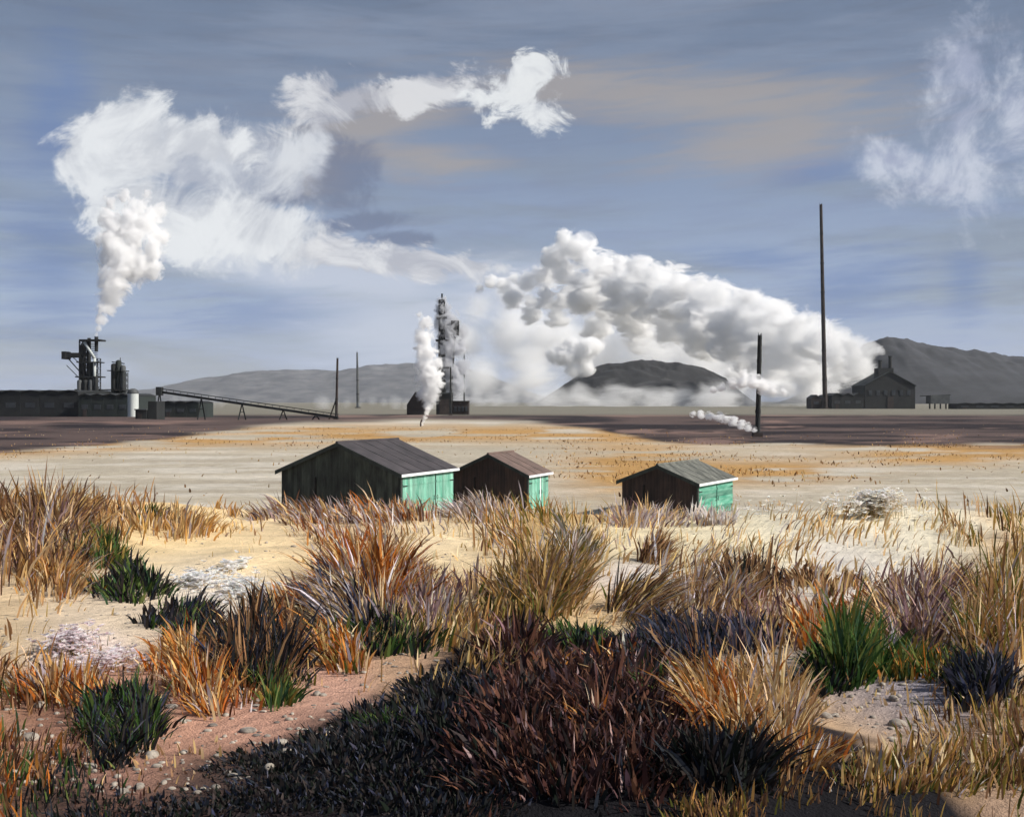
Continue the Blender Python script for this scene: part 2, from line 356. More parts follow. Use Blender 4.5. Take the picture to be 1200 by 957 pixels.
# --- individual clumps that can be pointed at in the picture: (label, category, name, material, [clump args...])
G = GRASS_M; LF = LEAF_M
THINGS = [
 ('low mauve and brown grass fringe along the foot of the largest hut', 'grass clump', 'grass_tussock', G,
  [(345, 606, 40, 7, 420, 38, -.5, [('lav', 3), ('brown', 3), ('purple', 2)], 3, .3), (425, 608, 60, 7, 620, 40, -.45, [('lav', 3), ('brown', 3), ('rust', 2)], 3, .3)]),
 ('pale lavender tipped grass between the largest hut and the small brown roofed hut', 'grass clump', 'grass_tussock', G,
  [(548, 604, 36, 8, 480, 46, -.35, [('lav', 4), ('ochre', 2), ('tan', 2)], 3, .3, [('lav', 3), ('white', 1)])]),
 ('grey and tan grass fringe along the foot of the grey roofed hut', 'grass clump', 'grass_tussock', G,
  [(760, 612, 46, 7, 460, 36, .1, [('lav', 3), ('purple', 1), ('tan', 2)], 3, .3), (835, 610, 30, 6, 260, 30, .1, [('lav', 2), ('tan', 2)], 3, .3, [('white', 2), ('lav', 1)])]),
 ('tall brown grass clump at the left edge rising against the works', 'grass clump', 'grass_tussock', G,
  [(30, 655, 62, 26, 700, 92, .12, [('brown', 5), ('ochre', 2), ('purple', 2)]), (70, 625, 40, 22, 450, 80, .15, [('brown', 3), ('tan', 1)])]),
 ('dark green grass clump inside the tall brown grass on the left', 'grass clump', 'grass_tussock', G,
  [(118, 652, 36, 14, 520, 42, -.1, [('green', 5), ('olive', 2), ('dark', 1)])]),
 ('ochre grass clump curling down the bank by the left edge', 'grass clump', 'grass_tussock', G,
  [(72, 692, 34, 14, 420, 48, .3, [('ochre', 4), ('brown', 1), ('rust', 1)])]),
 ('small green sprig standing in the sand behind the left bank', 'plant', 'green_plant', LF,
  [(172, 612, 10, 6, 120, 34, .05, [('green', 5), ('olive', 1)])]),
 ('golden dry grass clump on the sand ridge left of the biggest hut', 'grass clump', 'grass_tussock', G,
  [(212, 618, 46, 12, 520, 44, .1, [('ochre', 4), ('tan', 2)]), (262, 600, 16, 6, 100, 24, -.1, [('ochre', 3)])]),
 ('dark green and black shrub trailing down the left sand bank', 'shrub', 'dune_shrub', LF,
  [(155, 690, 36, 16, 600, 34, .1, [('green', 3), ('dark', 3)], 4), (205, 722, 38, 16, 650, 34, .15, [('dark', 5), ('navy', 2), ('green', 1)], 4), (240, 752, 34, 16, 500, 38, .1, [('dark', 3), ('green', 3), ('navy', 1)], 4)]),
 ('bright orange grass clump below the pale blossom on the left', 'grass clump', 'grass_tussock', G,
  [(212, 775, 36, 20, 420, 50, -.25, [('rust', 3), ('ochre', 5)], 4), (246, 815, 40, 22, 560, 62, -.1, [('rust', 5), ('ochre', 2)], 4)]),
 ('orange grass clump at the left edge under the pink blossom', 'grass clump', 'grass_tussock', G,
  [(72, 812, 46, 18, 620, 54, -.15, [('rust', 5), ('ochre', 2), ('brown', 1)], 4)]),
 ('dark green shrub with grey stalks at the lower left', 'shrub', 'dune_shrub', LF,
  [(142, 850, 44, 26, 950, 62, .0, [('green', 4), ('dark', 4), ('navy', 2)], 4), (118, 888, 40, 14, 300, 34, 0, [('dark', 5)], 5)]),
 ('black and grey grass clump beside the white blossom', 'grass clump', 'grass_tussock', G,
  [(300, 778, 46, 28, 1100, 88, -.05, [('dark', 5), ('brown', 3), ('navy', 1)], 3.5), (330, 812, 24, 16, 340, 46, .1, [('green', 4), ('olive', 1)], 4)]),
 ('big rust orange grass clump in front of the biggest hut', 'grass clump', 'grass_tussock', G,
  [(435, 702, 50, 24, 1300, 92, .0, [('rust', 6), ('ochre', 3), ('brown', 1)], 3.5, .9), (480, 690, 34, 16, 420, 56, .35, [('rust', 4), ('purple', 1)], 3.5)]),
 ('grey grass clump leaning left out of the big orange clump', 'grass clump', 'grass_tussock', G,
  [(404, 728, 34, 20, 800, 86, -.75, [('lav', 2), ('navy', 3), ('brown', 2)], 4, .3)]),
 ('mauve grass clump right beside the big orange clump', 'grass clump', 'grass_tussock', G,
  [(485, 728, 40, 20, 700, 64, .15, [('purple', 5), ('lav', 1)], 3.5)]),
 ('nearly black green shrub at the foot of the big orange clump', 'shrub', 'dune_shrub', LF,
  [(455, 752, 54, 16, 1200, 44, .0, [('dark', 5), ('green', 4)], 4.5), (420, 742, 36, 14, 500, 40, -.3, [('dark', 3), ('navy', 3)], 4.5)]),
 ('orange and ochre grass clump left below the black green shrub', 'grass clump', 'grass_tussock', G,
  [(395, 772, 32, 16, 480, 62, -.3, [('rust', 5), ('olive', 2), ('ochre', 2)], 4)]),
 ('tall olive and amber grass clump in front of the middle hut', 'grass clump', 'grass_tussock', G,
  [(636, 700, 42, 22, 1300, 96, .25, [('olive', 4), ('brown', 3), ('ochre', 3)], 3.5, .5, [('brown', 2), ('lav', 1), ('ochre', 3), ('olive', 2)]),
   (672, 655, 26, 20, 420, 62, .15, [('olive', 4), ('brown', 3)], 3.2, .4, [('lav', 1), ('white', .4), ('olive', 2)])]),
 ('green shrub at the foot of the tall olive clump', 'shrub', 'dune_shrub', LF,
  [(625, 712, 40, 12, 700, 32, .1, [('green', 5), ('dark', 2)], 4), (585, 718, 26, 12, 300, 36, 0, [('olive', 4), ('green', 2)], 4)]),
 ('brown grass clump blown over to the right before the right hand hut', 'grass clump', 'grass_tussock', G,
  [(742, 716, 24, 14, 620, 96, .95, [('brown', 5), ('olive', 2), ('dark', 1)], 3, .3), (770, 655, 18, 8, 260, 54, .6, [('brown', 4)], 3, .3)]),
 ('grey brown grass clump below the right hand hut', 'grass clump', 'grass_tussock', G,
  [(838, 705, 40, 16, 700, 62, .3, [('lav', 3), ('brown', 3), ('tan', 1)], 3.5)]),
 ('dark brown spiky grass clump on the pale bank right of the huts', 'grass clump', 'grass_tussock', G,
  [(885, 690, 36, 12, 520, 52, .0, [('dark', 3), ('brown', 4)], 4, .3), (965, 685, 42, 12, 420, 42, .05, [('brown', 4), ('tan', 1)], 4, .3)]),
 ('vivid orange grass clump on the right bank', 'grass clump', 'grass_tussock', G,
  [(966, 742, 30, 16, 560, 56, -.15, [('rust', 6)], 5, .5), (1012, 725, 16, 12, 220, 48, 0, [('rust', 5)], 5)]),
 ('upright green grass clump beside the vivid orange grass', 'grass clump', 'grass_tussock', G,
  [(1000, 782, 34, 18, 640, 92, .05, [('green', 6), ('olive', 1)], 4.5, .3)]),
 ('dark green rounded shrub at the foot of the upright green grass', 'shrub', 'dune_shrub', LF,
  [(965, 796, 34, 16, 800, 44, -.2, [('green', 4), ('dark', 3)], 5.5, .8)]),
 ('arching tan grass clump left of the mauve grass on the right', 'grass clump', 'grass_tussock', G,
  [(1040, 735, 30, 14, 480, 56, -.5, [('tan', 3), ('brown', 3), ('olive', 1)], 3.5)]),
 ('mauve feathery grass clump near the right edge', 'grass clump', 'grass_tussock', G,
  [(1088, 728, 38, 24, 950, 92, .1, [('purple', 5), ('brown', 2)], 3.5, .6)]),
 ('tall olive brown grass clump at the right edge', 'grass clump', 'grass_tussock', G,
  [(1165, 745, 40, 30, 900, 120, -.2, [('brown', 3), ('olive', 4), ('ochre', 2)], 3.5, .4)]),
 ('green reedy grass strip above the grey hollow at the right', 'grass clump', 'grass_tussock', G,
  [(1082, 786, 52, 12, 700, 46, .0, [('green', 4), ('olive', 3), ('rust', 1)], 4, .2)]),
 ('blue black shrub at the right edge above the grey hollow', 'shrub', 'dune_shrub', LF,
  [(1150, 812, 34, 22, 700, 62, -.3, [('navy', 4), ('dark', 4)], 5, .5)]),
 ('dark green leafy shrub at the top left of the maroon heather', 'shrub', 'dune_shrub', LF,
  [(675, 760, 38, 14, 620, 46, -.1, [('green', 5), ('dark', 3), ('navy', 1)], 5, .4)]),
 ('slate blue grass clump behind the maroon heather', 'grass clump', 'grass_tussock', G,
  [(790, 762, 60, 20, 950, 60, -.35, [('navy', 5), ('dark', 2), ('brown', 1)], 4, .4), (872, 752, 44, 14, 520, 46, -.2, [('navy', 5), ('purple', 1)], 4, .4)]),
 ('green leafy sprigs between slate blue grass and amber grass', 'shrub', 'dune_shrub', LF,
  [(775, 806, 38, 14, 420, 40, -.4, [('green', 5), ('olive', 1)], 5, .3)]),
 ('arching amber grass clump right of the maroon heather', 'grass clump', 'grass_tussock', G,
  [(846, 832, 38, 36, 1000, 96, -.25, [('rust', 3), ('ochre', 6)], 4.5, .6)]),
 ('pale straw grass clump right of the arching amber grass', 'grass clump', 'grass_tussock', G,
  [(900, 850, 36, 34, 750, 98, -.1, [('tan', 4), ('brown', 3), ('ochre', 1)], 4, .5)]),
 ('black spiky shrub at the bottom right of the maroon heather', 'shrub', 'dune_shrub', LF,
  [(840, 912, 54, 20, 900, 88, .0, [('dark', 7)], 6, .7)]),
 ('low green sprigs on the black mound at the bottom', 'shrub', 'dune_shrub', LF,
  [(452, 850, 36, 10, 380, 32, -.1, [('green', 4), ('dark', 3)], 5, .4)]),
 ('short olive grass clump in the bottom right corner', 'grass clump', 'grass_tussock', G,
  [(1090, 912, 90, 20, 900, 58, .15, [('olive', 4), ('ochre', 2), ('brown', 3)], 4.5, .4)]),
 ('short orange brown grass clump at the bottom between black shrub and corner', 'grass clump', 'grass_tussock', G,
  [(945, 885, 40, 16, 520, 54, .0, [('ochre', 4), ('rust', 2), ('brown', 2)], 4.5, .5)]),
]
for label, cat, nm, m, parts in THINGS:
    bl = Blades()
    for p in parts: clump(bl, *p)
    tag(bl.build(nm, m), label, cat)

# --- maroon heather mass: one wide shrub of short broad leaves
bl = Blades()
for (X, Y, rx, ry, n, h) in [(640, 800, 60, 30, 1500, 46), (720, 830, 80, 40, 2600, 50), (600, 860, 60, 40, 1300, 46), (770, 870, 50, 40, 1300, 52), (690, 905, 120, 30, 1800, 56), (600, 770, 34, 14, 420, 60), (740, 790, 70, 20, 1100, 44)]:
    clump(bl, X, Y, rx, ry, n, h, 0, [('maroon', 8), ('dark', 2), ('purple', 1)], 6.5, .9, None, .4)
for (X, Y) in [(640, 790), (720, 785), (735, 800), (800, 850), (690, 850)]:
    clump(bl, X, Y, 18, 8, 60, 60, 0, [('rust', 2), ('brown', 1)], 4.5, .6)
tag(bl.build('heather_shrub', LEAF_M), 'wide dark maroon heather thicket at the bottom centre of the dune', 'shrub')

bl = Blades()  # short near-black blades filling the dark area left of the thicket
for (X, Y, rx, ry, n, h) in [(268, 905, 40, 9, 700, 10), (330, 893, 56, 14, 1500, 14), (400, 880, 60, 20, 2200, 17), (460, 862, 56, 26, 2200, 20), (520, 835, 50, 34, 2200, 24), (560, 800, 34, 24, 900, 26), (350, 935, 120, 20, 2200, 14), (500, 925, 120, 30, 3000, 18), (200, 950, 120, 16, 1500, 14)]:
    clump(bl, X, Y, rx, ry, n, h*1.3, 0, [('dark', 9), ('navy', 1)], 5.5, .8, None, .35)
tag(bl.build('black_mat', LEAF_M), 'low black leafy mat sloping down to the left from the maroon thicket', 'shrub')

# --- flowers
def flowers(label, spots, pals):
    bl = Blades(); 
    for (X, Y, rx, ry, n, h) in spots:
        r = np.abs(RNG.normal(0, .62, n)); a = RNG.uniform(0, 2*math.pi, n)
        x, y, z, ok = ground_hit(X+rx*r*np.cos(a), Y+ry*r*np.sin(a)); ok &= (y < 44) & (RNG.random(n) < sstep(.36, .6, fbm(x*2.6+7, y*1.3, 3))*1.1); x, y, z = x[ok], y[ok], z[ok]; n = len(x)
        hh = h*y/F*RNG.uniform(.2, 1.1, n)
        # stems
        c = pick([('olive', 2), ('tan', 3)], n); z = z-.01; bl.add(x, y, z, hh, .006+0*x, RNG.normal(0, .1, n), RNG.normal(0, .1, n), c, c)
        for k in range(5):        # petals, each a short wide blade in a rosette
            t = RNG.uniform(0, 2*math.pi, n); s = np.minimum(.075, 4.6*y/F)
            bl.add(x, y, z+hh*.9, s*RNG.uniform(.8, 1.6, n), s*.9+0*x, np.cos(t)*1.9, np.sin(t)*1.9, pick(pals, n), pick(pals, n))
    return tag(bl.build('flowering_plant', PETAL_M), label, 'flowers')
flowers('drift of white blossom on the cream sand bank at the left', [(232, 684, 28, 9, 260, 14), (290, 692, 36, 12, 520, 16), (285, 668, 30, 9, 200, 12)], [('white', 1)])
flowers('pale pink blossom on the sand at the left edge', [(85, 762, 36, 14, 420, 24), (135, 778, 32, 12, 360, 20)], [('pink', 5), ('white', 2)])
flowers('white blossom on the dune crest right of the right hand hut', [(885, 598, 36, 7, 600, 24), (845, 600, 22, 4, 140, 12)], [('white', 4), ('cream', 1)])
flowers('white blossom on the dune crest near the right edge', [(1022, 604, 56, 8, 900, 30)], [('white', 4), ('cream', 1)])

# --- the rest of the grass: nobody could count it
def cover():
    bl = Blades()
    ctrl = [  # X, Y, reach, weight of grass, palette, lean, height px
        (60, 600, 70, .9, [('brown', 3), ('ochre', 2), ('tan', 1)], .1, 46), (150, 600, 50, .55, [('brown', 2), ('ochre', 2), ('lav', 1)], .1, 40),
        (300, 605, 60, .5, [('brown', 2), ('lav', 2), ('tan', 2)], -.5, 30), (400, 605, 70, .9, [('lav', 3), ('rust', 2), ('brown', 3)], -.4, 34),
        (500, 605, 40, .7, [('lav', 3), ('ochre', 3), ('tan', 1)], -.35, 32), (590, 620, 45, .8, [('ochre', 3), ('brown', 3), ('olive', 2), ('lav', 2)], -.4, 52),
        (640, 610, 40, 1.0, [('ochre', 3), ('olive', 2), ('tan', 2)], -.1, 40), (720, 610, 40, .25, [('tan', 3), ('ochre', 1)], .1, 28),
        (770, 610, 60, .45, [('lav', 3), ('purple', 1), ('tan', 2)], .1, 32), (850, 615, 70, .4, [('tan', 3), ('lav', 2), ('cream', 2)], .3, 30),
        (970, 635, 60, .55, [('tan', 5), ('ochre', 2), ('brown', 1)], .5, 38), (1060, 615, 60, .4, [('cream', 3), ('tan', 3)], .2, 28), (1130, 600, 50, .8, [('tan', 2), ('olive', 2), ('brown', 2)], -.2, 44),
        (270, 645, 90, .0, [('tan', 1)], 0, 16), (735, 680, 34, .05, [('tan', 1)], .5, 24), (525, 640, 38, .05, [('cream', 1)], .2, 22), (775, 640, 36, .1, [('cream', 1)], .2, 22), (1010, 640, 60, .1, [('cream', 1), ('tan', 1)], .4, 22), (690, 735, 34, .1, [('tan', 1)], .5, 26), (110, 715, 60, .02, [('tan', 1)], .4, 30), (520, 640, 45, .15, [('tan', 2), ('cream', 2)], -.2, 26),
        (350, 740, 50, .9, [('tan', 2), ('brown', 3), ('purple', 1), ('rust', 2)], -.35, 60), (380, 790, 50, .8, [('olive', 2), ('tan', 3), ('green', 1)], -.1, 46),
        (450, 790, 60, .8, [('tan', 4), ('ochre', 2), ('olive', 1)], .05, 52), (540, 750, 60, 1.1, [('tan', 4), ('ochre', 3), ('olive', 2), ('brown', 1)], .2, 56),
        (520, 700, 40, .7, [('purple', 2), ('tan', 3), ('lav', 1)], .15, 44), (600, 750, 40, .9, [('brown', 2), ('tan', 2), ('olive', 2)], .3, 50),
        (700, 700, 50, .3, [('tan', 3), ('ochre', 2)], .6, 50), (800, 690, 60, .6, [('brown', 3), ('tan', 2), ('lav', 1)], .6, 56),
        (900, 740, 60, .5, [('brown', 2), ('tan', 2), ('purple', 2)], .0, 50), (1060, 700, 60, .45, [('purple', 2), ('tan', 2), ('brown', 2)], 0, 50),
        (1010, 660, 60, .12, [('tan', 2), ('lav', 1)], .2, 28), (210, 860, 100, .12, [('brown', 1), ('tan', 1)], 0, 26), (330, 845, 60, .06, [('tan', 1)], 0, 26),
        (400, 840, 50, .08, [('tan', 1)], 0, 20), (560, 850, 60, .5, [('dark', 6), ('maroon', 1)], 0, 18), (430, 895, 90, .12, [('dark', 1)], 0, 8), (330, 900, 70, .05, [('dark', 1)], 0, 8), (500, 850, 50, .15, [('dark', 1)], 0, 10), (1040, 835, 60, .06, [('tan', 1)], 0, 20),
        (930, 800, 50, .3, [('tan', 2), ('brown', 2)], -.2, 46), (1100, 860, 70, .35, [('tan', 2), ('brown', 2), ('olive', 1)], .1, 40), (960, 920, 70, .7, [('brown', 3), ('ochre', 2), ('maroon', 1)], .1, 42),
        (60, 870, 60, .5, [('maroon', 2), ('brown', 3)], 0, 34), (80, 940, 60, .6, [('dark', 4), ('green', 1)], 0, 34), (250, 790, 50, .6, [('ochre', 2), ('rust', 2), ('olive', 1)], 0, 46),
        (330, 960, 160, .1, [('dark', 1)], 0, 10), (330, 1040, 160, .1, [('dark', 1)], 0, 10), (150, 980, 90, .3, [('dark', 3), ('maroon', 2)], 0, 22), (620, 980, 140, .5, [('dark', 6), ('maroon', 3)], 0, 26), (950, 990, 120, .6, [('brown', 3), ('olive', 2), ('ochre', 1)], 0, 46),
        (-80, 700, 120, .5, [('brown', 2), ('ochre', 2), ('tan', 2)], .1, 60), (-100, 900, 120, .5, [('rust', 2), ('green', 1), ('brown', 2)], 0, 60), (1300, 700, 120, .5, [('tan', 2), ('olive', 2), ('brown', 1)], 0, 60), (1300, 900, 120, .5, [('olive', 2), ('brown', 2)], 0, 60),
    ]
    n = 90000
    X = RNG.uniform(-260, 1460, n); Y = 588+RNG.random(n)**1.15*470
    Wt = np.stack([np.exp(-(((X-c[0])/c[2])**2+((Y-c[1])/(c[2]*.6))**2)*1.4)+1e-9 for c in ctrl], 1)
    dens = (Wt*np.array([c[3] for c in ctrl])).sum(1)/np.maximum(Wt.sum(1), .15)
    x, y, z, ok = ground_hit(X, Y); ok &= (y < 44)
    clumpy = sstep(.40, .62, fbm(x*1.5+50, y*1.0, 3))*1.35
    ok &= RNG.random(n) < dens*clumpy
    Wn = Wt**1.5; Wn /= Wn.sum(1, keepdims=True)
    cum = Wn.cumsum(1); idx = (RNG.random(n)[:, None] > cum).sum(1).clip(0, len(ctrl)-1)
    for i, c in enumerate(ctrl):
        mk = ok & (idx == i); k = mk.sum()
        if k == 0: continue
        xx, yy, zz = x[mk], y[mk], z[mk]
        L = c[6]*.7*yy/F*RNG.uniform(.4, 1.25, k); W = np.minimum(3.2*yy/F, .04)*RNG.uniform(.5, 1.25, k)
        fl = (fbm(xx*1.5+3, yy*1.5, 2)-.5)*1.2
        cr = pick(c[4], k); bl.add(xx, yy, zz, L, W, c[5]+fl+RNG.normal(0, .2, k), RNG.normal(0, .25, k), cr, cr*RNG.uniform(.9, 1.3, (k, 1)))
    # dry grass on the slopes of the flats around and behind the huts
    k = 9000
    yy = RNG.uniform(40, 62, k); xx = RNG.uniform(-.6, .6, k)*yy
    keep = RNG.random(k) < sstep(.45, .65, fbm(xx*.35, yy*.35, 3)); xx, yy = xx[keep], yy[keep]; k = len(xx)
    cr = pick([('tan', 3), ('ochre', 2), ('lav', 1)], k)
    bl.add(xx, yy, height(xx, yy), RNG.uniform(.12, .4, k), RNG.uniform(.03, .06, k), RNG.normal(0, .3, k), RNG.normal(0, .3, k), cr, cr*1.1)
    # sparse tufts out on the flats, thicker in the ochre marsh streaks
    k = 26000
    yy = np.exp(RNG.uniform(math.log(62), math.log(230), k)); xx = RNG.uniform(-.62, .62, k)*yy; zz = height(xx, yy)
    gc = ground_color(xx, yy, zz); w = np.clip((gc[:, 0]/np.maximum(gc[:, 2], .01)-1.45)/.8, .03, 1)
    keep = RNG.random(k) < w*sstep(.4, .6, fbm(xx*.25+3, yy*.12, 3)); xx, yy, zz = xx[keep], yy[keep], zz[keep]; k = len(xx)
    cr = pick([('ochre', 2), ('tan', 3), ('brown', 2)], k)*.85
    bl.add(xx, yy, zz, RNG.uniform(.1, .38, k), RNG.uniform(.06, .16, k), RNG.normal(0, .5, k), RNG.normal(0, .3, k), cr, cr*1.1)
    return bl.build('dune_grass', GRASS_M)
tag(cover(), 'loose dry grass in straw, mauve and brown scattered over the whole dune', 'grass', kind='stuff')

# ------------------------------------------------------------------ huts
def planks(name, c1, c2, width=.16, rough=.8, vertical=True):
    m = simple(name, c1, c2, scale=3.0, rough=rough, stretch=(1, 1, .25) if vertical else (.3, .3, 2), bump=.25)
    nt = m.node_tree; L = nt.links; b = nt.nodes['Principled BSDF']
    tc = nt.nodes['Texture Coordinate']; sp = N(nt, 'ShaderNodeSeparateXYZ'); L.new(tc.outputs['Object'], sp.inputs[0])
    ad = N(nt, 'ShaderNodeMath', operation='ADD'); L.new(sp.outputs['X'], ad.inputs[0]); L.new(sp.outputs['Y'], ad.inputs[1])
    src = ad.outputs[0] if vertical else sp.outputs['Z']
    dv = N(nt, 'ShaderNodeMath', operation='DIVIDE'); L.new(src, dv.inputs[0]); dv.inputs[1].default_value = width
    fr = N(nt, 'ShaderNodeMath', operation='FRACT'); L.new(dv.outputs[0], fr.inputs[0])
    gt = N(nt, 'ShaderNodeMath', operation='GREATER_THAN'); L.new(fr.outputs[0], gt.inputs[0]); gt.inputs[1].default_value = .1
    fl = N(nt, 'ShaderNodeMath', operation='FLOOR'); L.new(dv.outputs[0], fl.inputs[0])
    wn = N(nt, 'ShaderNodeTexWhiteNoise', noise_dimensions='1D'); L.new(fl.outputs[0], wn.inputs['W'])
    mr = N(nt, 'ShaderNodeMapRange'); mr.inputs[3].default_value = .7; mr.inputs[4].default_value = 1.35; L.new(wn.outputs['Value'], mr.inputs[0])
    col = b.inputs['Base Color'].links[0].from_socket
    sc = N(nt, 'ShaderNodeVectorMath', operation='SCALE'); L.new(col, sc.inputs[0]); L.new(mr.outputs[0], sc.inputs['Scale'])
    L.new(sc.outputs[0], b.inputs['Base Color'])
    b2 = N(nt, 'ShaderNodeBump'); b2.inputs['Strength'].default_value = .8; b2.inputs['Distance'].default_value = .02
    L.new(gt.outputs[0], b2.inputs['Height']); L.new(b.inputs['Normal'].links[0].from_socket, b2.inputs['Normal']); L.new(b2.outputs[0], b.inputs['Normal'])
    return m
M_TAR = planks('tarred_boards', (20, 23, 22), (62, 68, 60))
M_TAR2 = planks('rusty_tarred_boards', (30, 24, 22), (66, 48, 42))
M_GREEN = planks('sea_green_paint', (72, 140, 118), (132, 178, 160), .22)
M_GREEN2 = planks('deep_green_paint', (48, 122, 100), (108, 160, 140), .24, vertical=False)
M_ROOF = simple('roofing_felt', (46, 43, 46), (68, 63, 66), 1.2, .9, c3=(80, 75, 77))
M_ROOF2 = simple('brown_roofing_felt', (84, 70, 64), (112, 92, 84), 1.5, .9)
M_ROOF3 = planks('grey_green_sheet_roof', (78, 80, 74), (104, 104, 96), .3)
M_WHITE = simple('white_paint', (215, 218, 220), (240, 240, 240), 2, .6)
M_IRON = simple('black_iron', (22, 22, 24), (40, 38, 38), 4, .5, metallic=.6)
M_FRAME = simple('dark_frame_wood', (34, 40, 38), (56, 62, 58), 3, .8)

def hut(label, Xn, d, Xl, Xf, th, eave_Y, peak_Y, wall_m, roof_m, green_m, split, gap_m):
    s, c = math.sin(th), math.cos(th); xn = (Xn-600)/F*d; ul = (Xl-600)/F; uf = (Xf-600)/F
    W = (xn-ul*d)/(c+ul*s); L = (uf*d-xn)/(s-uf*c)
    g = Vector((c, -s, 0)); l = Vector((s, c, 0)); nr = Vector((xn, d, 0))
    base = nr-g*W/2
    z0 = min(float(height(*(nr+g*a+l*b)[:2])) for a in (0, -W) for b in (0, L))-.05
    ez = H-(eave_Y-HZ)/F*d-z0; pd = d+W/2*s; pz = H-(peak_Y-HZ)/F*pd-z0
    t = empty('fishing_hut', (base.x, base.y, z0), -th); tag(t, label, 'hut', 'fishing huts in the hollow behind the dune')
    b = MB(); b.gable((0, L/2, 0), (W, L, ez-.06), pz-ez-.04); b.build('wall', wall_m, t)
    # roof: two slabs with overhang
    rf = MB(); ov = .22; oy = .18; tk = .07; sl = (pz-ez)/(W/2)
    for sg in (-1, 1):
        xo = sg*(W/2+ov); zo = ez-ov*sl
        p = [Vector((0, -oy, pz)), Vector((xo, -oy, zo)), Vector((xo, L+oy, zo)), Vector((0, L+oy, pz))]
        q = [v+Vector((0, 0, tk)) for v in p]
        rf.add(p+q, [(0, 1, 2, 3), (7, 6, 5, 4), (0, 4, 5, 1), (1, 5, 6, 2), (2, 6, 7, 3), (3, 7, 4, 0)])
    ro = rf.build('roof', roof_m, t)
    MB().tube((0, -oy-.01, pz+tk), (0, L+oy+.01, pz+tk), .07, n=8).build('ridge_cap', roof_m, ro)
    n_l = max(3, int(L/.9)); bt = MB()
    for k in range(1, n_l):
        for sg in (-1, 1):
            y = L*k/n_l; xo = sg*(W/2+ov); zo = ez-ov*sl
            bt.tube((sg*.08, y, pz+tk-.08*sl+.008), (xo, y, zo+tk+.008), .012, n=4)
    bt.build('roof_batten', roof_m, ro)
    for sg in (-1, 1):      # barge boards on the front gable
        xo = sg*(W/2+ov+.02); zo = ez-ov*sl
        bb = MB(); p = [Vector((0, -oy-.03, pz+tk)), Vector((xo, -oy-.03, zo+tk)), Vector((xo, -oy-.03, zo-.12)), Vector((0, -oy-.03, pz-.12))]
        q = [v+Vector((0, .026, 0)) for v in p]
        bb.add(p+q, [(0, 1, 2, 3), (7, 6, 5, 4), (0, 4, 5, 1), (1, 5, 6, 2), (2, 6, 7, 3), (3, 7, 4, 0)]); bb.build('barge_board', M_FRAME, t)
    xo = W/2+ov+.02; zo = ez-ov*sl
    MB().box((xo, L/2, zo+.0), (.035, L+2*oy+.04, .12)).build('fascia', M_WHITE, t, .006)
    # green doors fill the side under the white fascia
    dh = ez-.28; a0, a1 = .18, L-.1; ys = [a0, a0+(a1-a0)*split, a0+(a1-a0)*split+.11, a1]
    MB().box((W/2+.012, L/2, dh/2+.1), (.02, L-.06, dh+.06)).build('door_frame', M_FRAME, t)
    for (y0, y1), hs in (((ys[0], ys[1]), 1), ((ys[2], ys[3]), -1)):
        dr = MB().box((W/2+.045, (y0+y1)/2, dh/2+.1), (.045, y1-y0, dh)).build('door', green_m, t, .008)
        st = MB()
        for zz in (.18, .5, .84): st.box((W/2+.078, (y0+y1)/2, dh*zz+.1), (.018, y1-y0-.04, .1))
        st.build('door_ledge', green_m, dr)
        hy = y1-.12 if hs > 0 else y0+.12
        MB().tube((W/2+.09, hy, dh*.5), (W/2+.09, hy, dh*.5+.2), .015, n=6).build('handle', M_IRON, dr)
        for zz in (.2, .82): MB().box((W/2+.092, (y0+.2) if hs > 0 else (y1-.2), dh*zz+.1), (.01, .36, .05)).build('hinge', M_IRON, dr)
    if gap_m is not None:
        MB().box((W/2+.07, (ys[1]+ys[2])/2, dh/2+.1), (.04, .12, dh)).build('door_post', gap_m, t)
    MB().box((W/2+.05, .08, ez/2), (.06, .16, ez-.15)).build('corner_post', M_FRAME, t)
    MB().tube((-W*.2, -.02, 0), (-W*.2, -.02, ez*.9), .05, n=8).build('drainpipe', M_IRON, t)
    return t
hut('largest black hut with sea green doors, dark felt roof and white fascia', 468, 50, 330, 531, math.radians(25), 555, 520, M_TAR, M_ROOF, M_GREEN, .62, None)
hut('small hut with brown roof standing between the other two huts', 617, 58, 531, 642, math.radians(24), 556, 533, M_TAR2, M_ROOF2, M_GREEN, .55, M_WHITE)
hut('small hut with grey sheet roof standing alone on the right', 816, 54, 729, 858, math.radians(31), 566, 546, M_TAR2, M_ROOF3, M_GREEN2, .5, None)

# ------------------------------------------------------------------ industry
M_BLK = simple('sooty_steel', (14, 17, 19), (30, 33, 33), .25, .8, bump=.1)
M_DKG = simple('dark_green_cladding', (18, 26, 25), (36, 45, 42), .2, .8, stretch=(1, 1, .3), bump=.1)
M_PALE = simple('pale_cladding', (168, 174, 172), (200, 204, 200), .2, .7, stretch=(1, 1, .3), bump=.1)
M_GREY = simple('grey_steel', (58, 62, 64), (84, 86, 86), .2, .7, bump=.1)
M_BRN = simple('brown_brick', (36, 30, 29), (60, 50, 46), .3, .9, bump=.1)
M_RUST = simple('rusty_brick', (60, 42, 38), (88, 62, 54), .15, .9, stretch=(1, 1, .2), bump=.1)

